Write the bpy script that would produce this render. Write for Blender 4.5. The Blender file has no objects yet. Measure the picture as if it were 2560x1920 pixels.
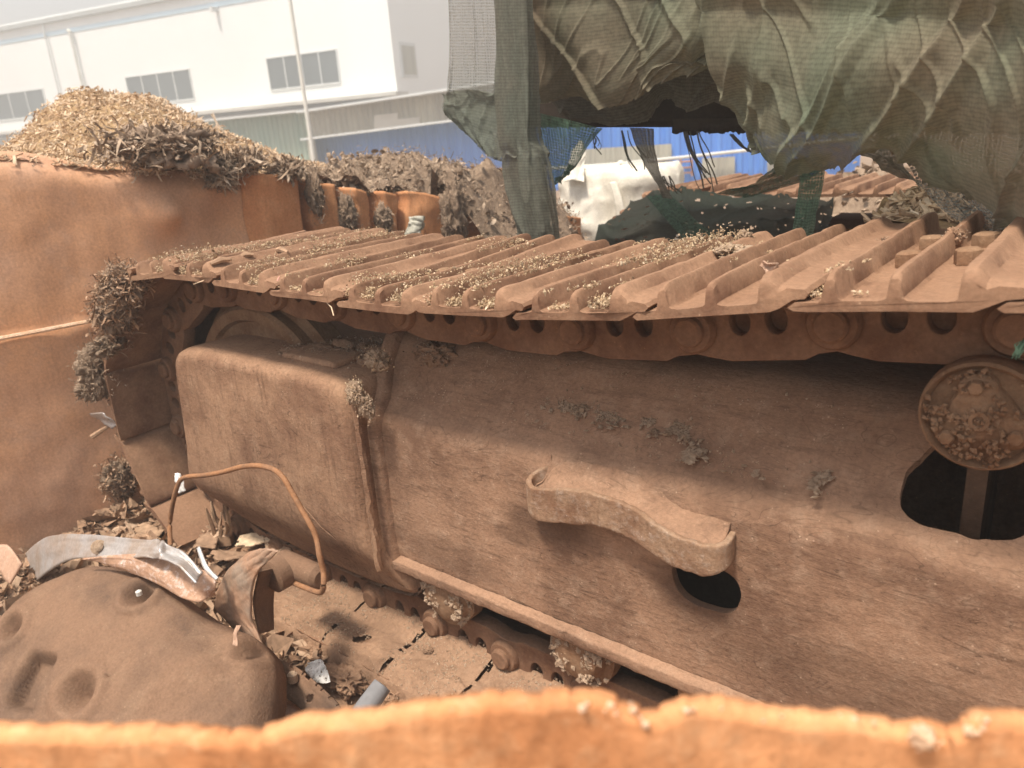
import bpy, math, random
import numpy as np
from mathutils import Vector, Matrix, noise
random.seed(7); rng = np.random.default_rng(7)
S = bpy.context.scene
COL = S.collection
# ------------------------------------------------------------------ camera
F = 1924.0; CX = 1280.0; CY = 960.0; K = 2560 / 2212.0
def _n(v): return v / np.linalg.norm(v)
_D = _n(np.array([-1200 - CX, 500 - CY, F])); _N = _n(np.array([2837 - CX, 192 - CY, F])); _N = _n(_N - _D * _D.dot(_N))
R = np.array([-_D, _N, np.cross(-_D, _N)])          # camera (x right, y down, z forward) -> world
C = np.array([0.1084, -0.8196, 0.1946])
cam = bpy.data.cameras.new('camera'); camo = bpy.data.objects.new('camera', cam); COL.objects.link(camo)
cam.sensor_width = 36; cam.lens = F / 2560 * 36; cam.clip_start = .02; cam.clip_end = 600
Mx = Matrix(((R[0][0], -R[0][1], -R[0][2], C[0]), (R[1][0], -R[1][1], -R[1][2], C[1]), (R[2][0], -R[2][1], -R[2][2], C[2]), (0, 0, 0, 1)))
camo.matrix_world = Mx
cam.dof.use_dof = True; cam.dof.focus_distance = 1.25; cam.dof.aperture_fstop = 6.5
S.camera = camo
# ------------------------------------------------------------------ world, sun, exposure
SUN = Vector((-.02, -.38, .92)).normalized()
elev = math.asin(SUN.z); azim = math.atan2(SUN.x, SUN.y)
W = bpy.data.worlds.new('World'); S.world = W; W.use_nodes = True
nt = W.node_tree; bg = nt.nodes['Background']
sky = nt.nodes.new('ShaderNodeTexSky'); sky.sky_type = 'NISHITA'; sky.sun_disc = False
sky.sun_elevation = elev; sky.sun_rotation = azim; sky.dust_density = 4.0; sky.air_density = 1.0
hs = nt.nodes.new('ShaderNodeHueSaturation'); hs.inputs['Saturation'].default_value = .25
nt.links.new(sky.outputs[0], hs.inputs['Color']); nt.links.new(hs.outputs[0], bg.inputs[0]); bg.inputs[1].default_value = .15
sl = bpy.data.lights.new('sun', 'SUN'); so = bpy.data.objects.new('sun', sl); COL.objects.link(so)
sl.energy = 4.2; sl.angle = math.radians(8); sl.color = (1, .89, .74)
so.rotation_euler = SUN.to_track_quat('Z', 'Y').to_euler()
S.view_settings.view_transform = 'Standard'; S.view_settings.look = 'None'; S.view_settings.exposure = .6; S.view_settings.gamma = 1
S.render.engine = 'CYCLES'
# dusty air: one closed volume box round everything, sky outside
HAZE = .016

# ------------------------------------------------------------------ helpers
def ray(px, py): return R @ np.array([px * K - CX, py * K - CY, F])
def atY(px, py, y): v = ray(px, py); return C + (y - C[1]) / v[1] * v
def atX(px, py, x): v = ray(px, py); return C + (x - C[0]) / v[0] * v
def atZ(px, py, z): v = ray(px, py); return C + (z - C[2]) / v[2] * v
def atD(px, py, d): v = ray(px, py) / F; return C + d * v
def atP(px, py, p0, n): v = ray(px, py); n = np.array(n, float); return C + np.dot(np.array(p0) - C, n) / np.dot(v, n) * v
def mesh(name, v, f, mat=None, smooth=True):
    me = bpy.data.meshes.new(name); me.from_pydata([tuple(map(float, a)) for a in v], [], f); me.update()
    if smooth and len(me.polygons): me.polygons.foreach_set('use_smooth', [True] * len(me.polygons))
    if mat: me.materials.append(mat)
    return me
def link(name, me, parent=None):
    o = bpy.data.objects.new(name, me); COL.objects.link(o)
    if parent is not None: setpar(o, parent)
    return o
def wloc(o):
    l = Vector(o.location)
    return l
def setpar(o, p):
    o.parent = p
    if p.type == 'EMPTY': o.matrix_parent_inverse = Matrix.Translation(-Vector(p.location))
def tag(o, label=None, cat=None, group=None, kind=None):
    if label: o['label'] = label
    if cat: o['category'] = cat
    if group: o['group'] = group
    if kind: o['kind'] = kind
    return o
def thing(name, loc, label, cat, group=None):
    o = bpy.data.objects.new(name, None); COL.objects.link(o); o.location = tuple(map(float, loc)); o.empty_display_size = .1
    return tag(o, label, cat, group)
def bake(o):
    dg = bpy.context.evaluated_depsgraph_get(); dg.update()
    me = bpy.data.meshes.new_from_object(o.evaluated_get(dg)); old = o.data
    o.modifiers.clear(); o.data = me
    return o
def bevel(o, w, seg=2, ang=35):
    m = o.modifiers.new('b', 'BEVEL'); m.width = w; m.segments = seg; m.limit_method = 'ANGLE'; m.angle_limit = math.radians(ang)
    m.harden_normals = False
    return o
def solid(o, t, off=0):
    m = o.modifiers.new('s', 'SOLIDIFY'); m.thickness = t; m.offset = off; return o
def sharp(me, deg=35):
    try: me.set_sharp_from_angle(angle=math.radians(deg))
    except Exception: pass
class MB:
    def __init__(s): s.v = []; s.f = []
    def add(s, v, f):
        b = len(s.v); s.v += [tuple(map(float, a)) for a in v]; s.f += [tuple(i + b for i in q) for q in f]
    def box(s, a, b, rot=None, piv=None):
        x0, y0, z0 = a; x1, y1, z1 = b
        v = [(x, y, z) for z in (z0, z1) for y in (y0, y1) for x in (x0, x1)]
        if rot is not None:
            piv = Vector(piv if piv is not None else ((x0 + x1) / 2, (y0 + y1) / 2, (z0 + z1) / 2))
            v = [tuple(rot @ (Vector(q) - piv) + piv) for q in v]
        s.add(v, [(0, 2, 3, 1), (4, 5, 7, 6), (0, 1, 5, 4), (2, 6, 7, 3), (0, 4, 6, 2), (1, 3, 7, 5)])
    def hull8(s, p): s.add(p, [(0, 2, 3, 1), (4, 5, 7, 6), (0, 1, 5, 4), (2, 6, 7, 3), (0, 4, 6, 2), (1, 3, 7, 5)])
    def lathe(s, c, prof, axis='Y', n=32, wob=0):
        # prof: list of (r, h) along the axis
        c = Vector(c); v = []; f = []
        for (r, h) in prof:
            for k in range(n):
                a = 2 * math.pi * k / n; rr = r * (1 + wob * math.sin(a * 3 + 1.3) * .5)
                p = (rr * math.cos(a), h, rr * math.sin(a)) if axis == 'Y' else ((rr * math.cos(a), rr * math.sin(a), h) if axis == 'Z' else (h, rr * math.cos(a), rr * math.sin(a)))
                v.append(tuple(c + Vector(p)))
        m = len(prof)
        for i in range(m - 1):
            for k in range(n): f.append((i * n + k, i * n + (k + 1) % n, (i + 1) * n + (k + 1) % n, (i + 1) * n + k))
        f.append(tuple(range(n))[::-1]); f.append(tuple((m - 1) * n + k for k in range(n)))
        s.add(v, f)
    def tube(s, pts, r, n=8, cap=True):
        pts = [Vector(tuple(map(float, p))) for p in pts]; v = []; f = []; up = Vector((.13, .21, 1)).normalized(); m = len(pts)
        for i, p in enumerate(pts):
            t = (pts[min(i + 1, m - 1)] - pts[max(i - 1, 0)]).normalized()
            a = t.cross(up)
            if a.length < 1e-3: a = t.cross(Vector((1, 0, 0)))
            a.normalize(); b = t.cross(a); up = -b if False else up
            rr = r[i] if hasattr(r, '__len__') else r
            for k in range(n):
                q = 2 * math.pi * k / n; v.append(tuple(p + a * math.cos(q) * rr + b * math.sin(q) * rr))
        for i in range(m - 1):
            for k in range(n): f.append((i * n + k, i * n + (k + 1) % n, (i + 1) * n + (k + 1) % n, (i + 1) * n + k))
        if cap: f.append(tuple(range(n))[::-1]); f.append(tuple((m - 1) * n + k for k in range(n)))
        s.add(v, f)
    def build(s, name, mat, parent=None, smooth=True, ang=40):
        me = mesh(name, s.v, s.f, mat, smooth)
        if smooth: sharp(me, ang)
        return link(name, me, parent)
def cr(P, t):
    m = len(P) - 1; x = t * m; i = min(int(x), m - 1); u = x - i
    p1 = P[i]; p2 = P[i + 1]; p0 = P[i - 1] if i > 0 else 2 * p1 - p2; p3 = P[i + 2] if i + 2 <= m else 2 * p2 - p1
    return .5 * (2 * p1 + (p2 - p0) * u + (2 * p0 - 5 * p1 + 4 * p2 - p3) * u * u + (3 * p1 - p0 - 3 * p2 + p3) * u ** 3)
def spline(P, n):
    P = [np.array(p, float) for p in P]; return [cr(P, k / (n - 1)) for k in range(n)]
def patch(name, rows, nu, nv, mat, parent=None, disp=None, thick=0, off=0, uv=True, ragged=None):
    """rows of 3D points -> smooth grid sheet (a real sheet in space). disp(p,u,v,n)->Vector offset"""
    rows = [spline(r, nu) for r in rows]
    cols = [spline([r[i] for r in rows], nv) for i in range(nu)]
    G = np.array(cols)                                # nu x nv x 3
    du = np.gradient(G, axis=0); dv = np.gradient(G, axis=1); N = np.cross(du, dv); N /= (np.linalg.norm(N, axis=2, keepdims=True) + 1e-9)
    lu = np.linalg.norm(du, axis=2).cumsum(0).mean(1); lv = np.linalg.norm(dv, axis=2).cumsum(1).mean(0)
    if disp is not None:
        H = np.zeros((nu, nv, 3))
        for i in range(nu):
            for j in range(nv):
                H[i, j] = disp(G[i, j], i / (nu - 1), j / (nv - 1), N[i, j])
        G = G + H
    v = G.reshape(-1, 3); f = []
    for i in range(nu - 1):
        for j in range(nv - 1):
            if ragged is not None and not ragged(i / (nu - 1), j / (nv - 1), G[i, j]): continue
            f.append((i * nv + j, (i + 1) * nv + j, (i + 1) * nv + j + 1, i * nv + j + 1))
    me = mesh(name, v, f, mat)
    if uv:
        L = me.uv_layers.new(name='UVMap'); idx = np.empty(len(me.loops), int); me.loops.foreach_get('vertex_index', idx)
        uvs = np.stack([lu[idx // nv], lv[idx % nv]], 1); L.data.foreach_set('uv', uvs.ravel())
    o = link(name, me, parent)
    if thick: solid(o, thick, off)
    return o
def nz(x, y, z=0, o=4): return noise.fractal(Vector((x, y, z)), 1.0, 2.0, o)
def extr2d(outline, holes, depth, bev=0.0):
    """outline with holes in (a,b) -> mesh data with a=X, b=Z, thickness along Y centred"""
    cu = bpy.data.curves.new('c', 'CURVE'); cu.dimensions = '2D'; cu.fill_mode = 'BOTH'; cu.extrude = depth / 2 - bev; cu.bevel_depth = bev; cu.bevel_resolution = 1
    for pl in [outline] + holes:
        sp = cu.splines.new('POLY'); sp.points.add(len(pl) - 1); sp.use_cyclic_u = True
        for i, (a, b) in enumerate(pl): sp.points[i].co = (a, b, 0, 1)
    o = bpy.data.objects.new('c', cu); COL.objects.link(o)
    dg = bpy.context.evaluated_depsgraph_get(); dg.update()
    me = bpy.data.meshes.new_from_object(o.evaluated_get(dg)); bpy.data.objects.remove(o)
    me.transform(Matrix(((1, 0, 0, 0), (0, 0, -1, 0), (0, 1, 0, 0), (0, 0, 0, 1))))
    return me
def arc(cx, cz, rx, a0, a1, n, rz=None):
    rz = rz or rx
    return [(cx + rx * math.cos(math.radians(a0 + (a1 - a0) * k / (n - 1))), cz + rz * math.sin(math.radians(a0 + (a1 - a0) * k / (n - 1)))) for k in range(n)]
def scatter(name, pts, nrm, base, size, mat, parent=None, up=.0, smooth=False, stretch=None):
    """many small pieces as one mesh. base=(verts,faces); size array; random turn, tilt about the surface"""
    bv, bf = base; bv = np.array(bv, float); n = len(pts); k = len(bv)
    q = rng.normal(size=(n, 4)); q[:, 1:3] *= (1 - up); q /= np.linalg.norm(q, axis=1, keepdims=True)
    w, x, y, z = q.T
    M = np.stack([1 - 2 * (y * y + z * z), 2 * (x * y - z * w), 2 * (x * z + y * w), 2 * (x * y + z * w), 1 - 2 * (x * x + z * z), 2 * (y * z - x * w), 2 * (x * z - y * w), 2 * (y * z + x * w), 1 - 2 * (x * x + y * y)], 1).reshape(n, 3, 3)
    sc = np.asarray(size)[:, None, None]
    B = np.repeat(bv[None], n, 0) * (stretch[:, None, :] if stretch is not None else 1)
    B = B * (1 + rng.normal(0, .16, (n, k, 3)))
    V = np.einsum('nij,nkj->nki', M, B) * sc + np.asarray(pts)[:, None, :]
    F_ = []
    for i in range(n):
        b = i * k
        F_ += [tuple(a + b for a in f) for f in bf]
    me = mesh(name, V.reshape(-1, 3), F_, mat, smooth)
    return link(name, me, parent)
OCT = ([(1, 0, 0), (-1, 0, 0), (0, 1, 0), (0, -1, 0), (0, 0, .8), (0, 0, -.8)], [(0, 2, 4), (2, 1, 4), (1, 3, 4), (3, 0, 4), (2, 0, 5), (1, 2, 5), (3, 1, 5), (0, 3, 5)])
SLV = ([(-1, -.22, 0), (1, -.15, .05), (.9, .2, 0), (-.95, .18, .06), (-1, -.2, .14), (1, -.15, .17), (.9, .2, .12), (-.95, .18, .2)], [(0, 3, 2, 1), (4, 5, 6, 7), (0, 1, 5, 4), (1, 2, 6, 5), (2, 3, 7, 6), (3, 0, 4, 7)])
FLK = ([(-1, -.6, 0), (-.2, -.8, .25), (.9, -.5, .05), (1, .4, .3), (.1, .3, -.12), (-.9, .7, .2), (.2, .9, .35)], [(0, 1, 4, 5), (1, 2, 3, 4), (4, 3, 6), (5, 4, 6)])
CUR = ([(-1, -.2, .5), (-.6, -.22, .05), (0, -.2, -.1), (.6, -.18, .1), (1, -.1, .6), (-1, .2, .45), (-.6, .24, .0), (0, .2, -.15), (.6, .2, .05), (1, .12, .65)], [(0, 1, 6, 5), (1, 2, 7, 6), (2, 3, 8, 7), (3, 4, 9, 8)])

# ------------------------------------------------------------------ materials
def newmat(name):
    m = bpy.data.materials.new(name); m.use_nodes = True; t = m.node_tree
    return m, t, t.nodes['Principled BSDF']
def lin(c): return tuple((x / 255 / 12.92 if x / 255 <= .04045 else ((x / 255 + .055) / 1.055) ** 2.4) for x in c) + (1,)
def nd(t, ty, **kw):
    n = t.nodes.new(ty)
    for k, v in kw.items():
        if k in n.inputs: n.inputs[k].default_value = v
        else: setattr(n, k, v)
    return n
def mixc(t, a, b, fac, mode='MIX'):
    m = t.nodes.new('ShaderNodeMix'); m.data_type = 'RGBA'; m.blend_type = mode
    for s_, v in ((m.inputs['Factor'], fac), (m.inputs[6], a), (m.inputs[7], b)):
        if isinstance(v, bpy.types.NodeSocket): t.links.new(v, s_)
        else: s_.default_value = v
    return m.outputs[2]
def ramp(t, src, lo, hi, a=(0, 0, 0, 1), b=(1, 1, 1, 1)):
    r = t.nodes.new('ShaderNodeValToRGB'); r.color_ramp.elements[0].position = lo; r.color_ramp.elements[1].position = hi
    r.color_ramp.elements[0].color = a; r.color_ramp.elements[1].color = b; t.links.new(src, r.inputs[0]); return r.outputs[0]
def rusty(name, dust, base, light, sc=9, bump=.35, streak=0.0, rough=.9, metal=0, dustup=.5, specks=.5, fine=150, patchy=.5, vec=None, scratch=0.0, stdir=(1, 1, 1), blotches=()):
    m, t, p = newmat(name)
    g = nd(t, 'ShaderNodeNewGeometry'); P = g.outputs['Position']
    n1 = nd(t, 'ShaderNodeTexNoise', Scale=sc, Detail=9.0, Roughness=.62); t.links.new(P, n1.inputs['Vector'])
    n2 = nd(t, 'ShaderNodeTexNoise', Scale=sc * 5, Detail=6.0, Roughness=.7); t.links.new(P, n2.inputs['Vector'])
    n3 = nd(t, 'ShaderNodeTexNoise', Scale=fine, Detail=4.0, Roughness=.7); t.links.new(P, n3.inputs['Vector'])
    c = mixc(t, dust, base, ramp(t, n1.outputs[0], .42, .62))
    c = mixc(t, c, light, mixc(t, (0, 0, 0, 1), (1, 1, 1, 1), ramp(t, n2.outputs[0], .5, .78, (0, 0, 0, 1), (patchy, patchy, patchy, 1))))
    if streak > 0:
        mp = nd(t, 'ShaderNodeMapping'); mp.inputs['Scale'].default_value = stdir; t.links.new(P, mp.inputs[0])
        ns = nd(t, 'ShaderNodeTexNoise', Scale=85.0, Detail=9.0, Roughness=.78); t.links.new(mp.outputs[0], ns.inputs['Vector'])
        c = mixc(t, c, tuple(x * .68 for x in base[:3]) + (1,), ramp(t, ns.outputs[0], .52, .64, (0, 0, 0, 1), (streak, streak, streak, 1)))
    if scratch > 0:
        # thin wandering scratch lines
        mp2 = nd(t, 'ShaderNodeMapping'); mp2.inputs['Scale'].default_value = (3, 3, 12); mp2.inputs['Rotation'].default_value = (0, .35, 0); t.links.new(P, mp2.inputs[0])
        w = nd(t, 'ShaderNodeTexNoise', Scale=1.3, Detail=3.0, Distortion=1.5); t.links.new(mp2.outputs[0], w.inputs['Vector'])
        ma = nd(t, 'ShaderNodeMath', operation='PINGPONG'); ma.inputs[1].default_value = .03; t.links.new(w.outputs[0], ma.inputs[0])
        gate = ramp(t, n1.outputs[0], .42, .55)
        line = ramp(t, ma.outputs[0], 0.0, .0016, (1, 1, 1, 1), (0, 0, 0, 1))
        lg = mixc(t, line, gate, 1.0, 'MULTIPLY')
        sc_ = mixc(t, (0, 0, 0, 1), lg, scratch)
        c = mixc(t, c, tuple(x * .45 for x in base[:3]) + (1,), sc_)
    vo = nd(t, 'ShaderNodeTexVoronoi', Scale=95.0); t.links.new(P, vo.inputs['Vector'])
    if specks > 0:
        sp = ramp(t, vo.outputs['Distance'], .09, .16, (1, 1, 1, 1), (0, 0, 0, 1))
        spg = mixc(t, sp, ramp(t, n2.outputs[0], .5, .6), 1.0, 'MULTIPLY')
        c = mixc(t, c, tuple(min(1, x * 1.6) for x in light[:3]) + (1,), mixc(t, (0, 0, 0, 1), spg, specks))
    if dustup > 0:
        sx = nd(t, 'ShaderNodeSeparateXYZ'); t.links.new(g.outputs['Normal'], sx.inputs[0])
        up = ramp(t, sx.outputs[2], .25, .9, (0, 0, 0, 1), (dustup, dustup, dustup, 1))
        c = mixc(t, c, dust, up)
    for (sx_, sy_, sz_, rx_, rz_, amt) in blotches:      # darker oval blotches with a noise-broken outline
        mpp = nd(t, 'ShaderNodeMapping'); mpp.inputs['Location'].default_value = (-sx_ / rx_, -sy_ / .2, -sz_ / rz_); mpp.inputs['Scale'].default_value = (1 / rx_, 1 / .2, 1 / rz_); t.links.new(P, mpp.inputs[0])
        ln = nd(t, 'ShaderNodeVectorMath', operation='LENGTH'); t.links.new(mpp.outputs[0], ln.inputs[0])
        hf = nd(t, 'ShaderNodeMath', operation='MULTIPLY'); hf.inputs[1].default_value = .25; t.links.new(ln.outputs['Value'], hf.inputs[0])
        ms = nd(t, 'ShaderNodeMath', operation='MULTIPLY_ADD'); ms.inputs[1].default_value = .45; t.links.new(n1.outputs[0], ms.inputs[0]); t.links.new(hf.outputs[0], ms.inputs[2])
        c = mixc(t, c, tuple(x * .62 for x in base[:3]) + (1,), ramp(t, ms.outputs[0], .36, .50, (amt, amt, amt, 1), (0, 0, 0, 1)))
    # grain
    gr = ramp(t, n3.outputs[0], .3, .75, (.78, .78, .78, 1), (1.15, 1.15, 1.15, 1)); c = mixc(t, c, gr, 1.0, 'MULTIPLY')
    t.links.new(c, p.inputs['Base Color']); p.inputs['Roughness'].default_value = rough; p.inputs['Metallic'].default_value = metal
    p.inputs['Specular IOR Level'].default_value = .2
    ad = nd(t, 'ShaderNodeMath', operation='MULTIPLY_ADD'); ad.inputs[1].default_value = .35; t.links.new(n3.outputs[0], ad.inputs[0]); t.links.new(n2.outputs[0], ad.inputs[2])
    src = ad.outputs[0]
    if streak > 0:
        a2 = nd(t, 'ShaderNodeMath', operation='MULTIPLY_ADD'); a2.inputs[1].default_value = streak * .5; t.links.new(ns.outputs[0], a2.inputs[0]); t.links.new(src, a2.inputs[2]); src = a2.outputs[0]
    b = nd(t, 'ShaderNodeBump', Strength=bump, Distance=.006); t.links.new(src, b.inputs['Height']); t.links.new(b.outputs[0], p.inputs['Normal'])
    return m
def pieces(name, cols, rough=.95, trans=0):
    """colour picked at random for every loose piece"""
    m, t, p = newmat(name); g = nd(t, 'ShaderNodeNewGeometry'); r = t.nodes.new('ShaderNodeValToRGB'); r.color_ramp.interpolation = 'LINEAR'
    e = r.color_ramp.elements; e[0].color = cols[0]; e[1].color = cols[-1]
    for i, c in enumerate(cols[1:-1]): x = e.new((i + 1) / (len(cols) - 1)); x.color = c
    t.links.new(g.outputs['Random Per Island'], r.inputs[0])
    n = nd(t, 'ShaderNodeTexNoise', Scale=60.0, Detail=4.0); t.links.new(g.outputs['Position'], n.inputs['Vector'])
    c = mixc(t, r.outputs[0], ramp(t, n.outputs[0], .3, .7, (.65, .65, .65, 1), (1.2, 1.2, 1.2, 1)), 1.0, 'MULTIPLY')
    t.links.new(c, p.inputs['Base Color']); p.inputs['Roughness'].default_value = rough; p.inputs['Specular IOR Level'].default_value = .15
    return m
def plain(name, c, rough=.7, metal=0, var=.15, sc=3.0, spec=.3, bump=0):
    m, t, p = newmat(name); g = nd(t, 'ShaderNodeNewGeometry')
    n = nd(t, 'ShaderNodeTexNoise', Scale=sc, Detail=6.0); t.links.new(g.outputs['Position'], n.inputs['Vector'])
    k = mixc(t, c, ramp(t, n.outputs[0], .3, .7, (1 - var,) * 3 + (1,), (1 + var,) * 3 + (1,)), 1.0, 'MULTIPLY')
    t.links.new(k, p.inputs['Base Color']); p.inputs['Roughness'].default_value = rough; p.inputs['Metallic'].default_value = metal; p.inputs['Specular IOR Level'].default_value = spec
    if bump:
        b = nd(t, 'ShaderNodeBump', Strength=bump, Distance=.01); t.links.new(n.outputs[0], b.inputs['Height']); t.links.new(b.outputs[0], p.inputs['Normal'])
    return m
def c3(r, g, b): return (r, g, b, 1)
M = {}
M['shoe'] = rusty('dusty_track_steel', c3(.29, .170, .106), c3(.175, .092, .057), c3(.38, .26, .175), sc=9, bump=.3, dustup=.6, specks=.35, patchy=.35)
M['frame'] = rusty('dusty_frame_steel', c3(.33, .200, .130), c3(.195, .112, .073), c3(.45, .32, .23), sc=6, bump=.6, streak=.75, stdir=(.12, 1, 1.0), dustup=.5, specks=.5, patchy=.55, scratch=.8, blotches=[(-.325, .105, -.50, .095, .055, .9), (-.60, .105, -.46, .10, .04, .85), (-.68, .105, -.50, .05, .02, .6), (-.10, .105, -.56, .28, .06, .45), (-.85, .105, -.60, .12, .04, .4)])
M['cover'] = rusty('dusty_guard_steel', c3(.335, .203, .128), c3(.21, .117, .074), c3(.43, .295, .20), sc=5, bump=.55, streak=.6, stdir=(1, 1, .12), dustup=.4, specks=.4, patchy=.45, scratch=.9)
M['link'] = rusty('chain_steel', c3(.22, .125, .078), c3(.14, .07, .042), c3(.28, .15, .08), sc=10, bump=.4, dustup=.7)
M['dark'] = rusty('shade_darkened_steel', c3(.045, .033, .025), c3(.03, .022, .018), c3(.06, .045, .032), sc=8, dustup=.6)  # base colour darkened to carry the net's shade on the deck
M['roller'] = rusty('dusty_roller_steel', c3(.27, .165, .10), c3(.19, .10, .055), c3(.32, .22, .14), sc=14, bump=.5, dustup=.4)
M['rust'] = rusty('orange_rust_plate', c3(.56, .33, .215), c3(.64, .35, .195), c3(.50, .33, .24), sc=2.2, bump=.12, streak=.35, stdir=(1, 1, .12), dustup=0, specks=.1, patchy=.6)
M['rustpanel'] = rusty('bright_rust_panel', c3(.60, .29, .14), c3(.50, .22, .10), c3(.64, .36, .2), sc=5, bump=.15, streak=.4, stdir=(1, 1, .1), dustup=0, specks=.1)
M['nearrust'] = rusty('thick_flaking_rust', c3(.64, .31, .145), c3(.52, .23, .10), c3(.68, .41, .23), sc=11, bump=.35, dustup=0, specks=.0, patchy=.8, fine=80)
M['rustedge'] = rusty('cream_scale_edge', c3(.8, .58, .42), c3(.7, .45, .28), c3(.85, .72, .6), sc=30, bump=.6, dustup=0)
M['dome'] = rusty('matt_brown_shell', c3(.215, .128, .082), c3(.105, .068, .049), c3(.28, .185, .122), sc=4, bump=.7, dustup=.15, specks=.45, fine=220)
M['dirt'] = rusty('packed_brown_dirt', c3(.34, .21, .135), c3(.24, .145, .092), c3(.42, .29, .195), sc=14, bump=.8, dustup=.3, specks=.7, fine=120)
M['ground'] = rusty('yard_dirt', c3(.30, .20, .13), c3(.22, .15, .10), c3(.36, .27, .19), sc=2, bump=1.0, dustup=0)
M['galv'] = rusty('worn_galvanised_sheet', c3(.50, .49, .49), c3(.44, .36, .30), c3(.62, .62, .65), sc=9, bump=.1, metal=.45, rough=.42, dustup=0, specks=.1, patchy=.6)
M['tanplate'] = rusty('tan_sheet_metal', c3(.46, .30, .215), c3(.40, .25, .175), c3(.52, .40, .33), sc=8, bump=.1, metal=.0, rough=.6, dustup=.0)
M['leaf'] = rusty('rust_and_grey_plate', c3(.36, .21, .135), c3(.29, .22, .17), c3(.40, .27, .19), sc=11, bump=.15, metal=.0, rough=.6, dustup=0)
M['wire'] = rusty('rusty_wire', c3(.32, .16, .08), c3(.22, .12, .07), c3(.36, .22, .14), sc=20, bump=.3, dustup=0)
M['chips'] = pieces('wood_chip_pieces', [c3(.32, .21, .13), c3(.62, .45, .30), c3(.72, .56, .40), c3(.48, .33, .21), c3(.78, .65, .49)])
M['chipbase'] = rusty('wood_chip_bed', c3(.42, .28, .15), c3(.25, .16, .09), c3(.55, .4, .24), sc=25, bump=1, dustup=0)
M['felt'] = pieces('grey_brown_fibre', [c3(.18, .125, .088), c3(.35, .255, .18), c3(.45, .345, .255), c3(.26, .185, .13), c3(.54, .43, .33)])
M['feltbase'] = rusty('fibre_bed', c3(.29, .21, .15), c3(.20, .14, .098), c3(.39, .3, .225), sc=20, bump=1, dustup=0)
M['grain'] = pieces('pale_granules', [c3(.33, .22, .13), c3(.48, .35, .22), c3(.58, .45, .30), c3(.28, .18, .11), c3(.66, .54, .40)])
M['flake'] = pieces('brown_flakes', [c3(.22, .135, .085), c3(.36, .23, .15), c3(.44, .30, .20), c3(.28, .18, .12), c3(.52, .37, .26)])
M['lump'] = rusty('crumbly_cement_mud', c3(.48, .35, .25), c3(.36, .25, .17), c3(.60, .47, .36), sc=40, bump=1, dustup=0)
M['bark'] = rusty('torn_dark_sheet', c3(.27, .195, .145), c3(.17, .12, .085), c3(.38, .29, .22), sc=14, bump=.6, dustup=.3)
M['white'] = plain('white_cladding', c3(.80, .82, .82), var=.03, sc=.3)
M['glass'] = plain('grey_window', c3(.11, .13, .14), rough=.25, var=.2, sc=.4)
M['alu'] = plain('window_frame_white', c3(.6, .62, .62), var=.05)
M['gutter'] = plain('grey_gutter', c3(.36, .38, .38), var=.1)
M['bluestrip'] = plain('pale_blue_trim', c3(.42, .55, .66), var=.05)
M['pole'] = plain('grey_white_pole', c3(.62, .62, .58), var=.1)
M['concrete'] = plain('white_slab_edge', c3(.55, .54, .50), var=.15, sc=1)
M['fiberbag'] = rusty('woven_white_bag', c3(.72, .68, .6), c3(.6, .55, .46), c3(.8, .76, .68), sc=5, bump=.4, dustup=0, specks=0)
M['foil'] = plain('cracked_silver_foil', c3(.85, .85, .83), rough=.5, metal=.0, sc=90, var=.35, bump=.8)
M['green'] = plain('faded_green_net', c3(.07, .14, .10), var=.3, sc=20)
M['pink'] = plain('faded_pink_tape', c3(.55, .28, .23), var=.25, sc=40)
def sheet(name, c, c2, period, axis_scale=1):
    m, t, p = newmat(name); g = nd(t, 'ShaderNodeNewGeometry')
    n = nd(t, 'ShaderNodeTexNoise', Scale=.6, Detail=6.0); t.links.new(g.outputs['Position'], n.inputs['Vector'])
    mp = nd(t, 'ShaderNodeMapping'); mp.inputs['Scale'].default_value = (3, 3, .25); t.links.new(g.outputs['Position'], mp.inputs[0])
    n2 = nd(t, 'ShaderNodeTexNoise', Scale=1.2, Detail=6.0); t.links.new(mp.outputs[0], n2.inputs['Vector'])
    k = mixc(t, c, c2, ramp(t, n2.outputs[0], .4, .65)); k = mixc(t, k, ramp(t, n.outputs[0], .3, .7, (.85, .85, .85, 1), (1.1, 1.1, 1.1, 1)), 1.0, 'MULTIPLY')
    t.links.new(k, p.inputs['Base Color']); p.inputs['Roughness'].default_value = .6
    return m
M['blue'] = sheet('blue_profiled_sheet', c3(.04, .20, .66), c3(.07, .25, .74), 1)
M['greensheet'] = sheet('green_profiled_sheet', c3(.25, .35, .28), c3(.32, .40, .32), 1)
M['greysheet'] = sheet('beige_profiled_sheet', c3(.42, .41, .34), c3(.33, .32, .27), 1)
M['bluepaint'] = rusty('chipped_blue_grey_paint', c3(.30, .31, .40), c3(.28, .17, .12), c3(.4, .4, .48), sc=8, bump=.2, dustup=0)
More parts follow.
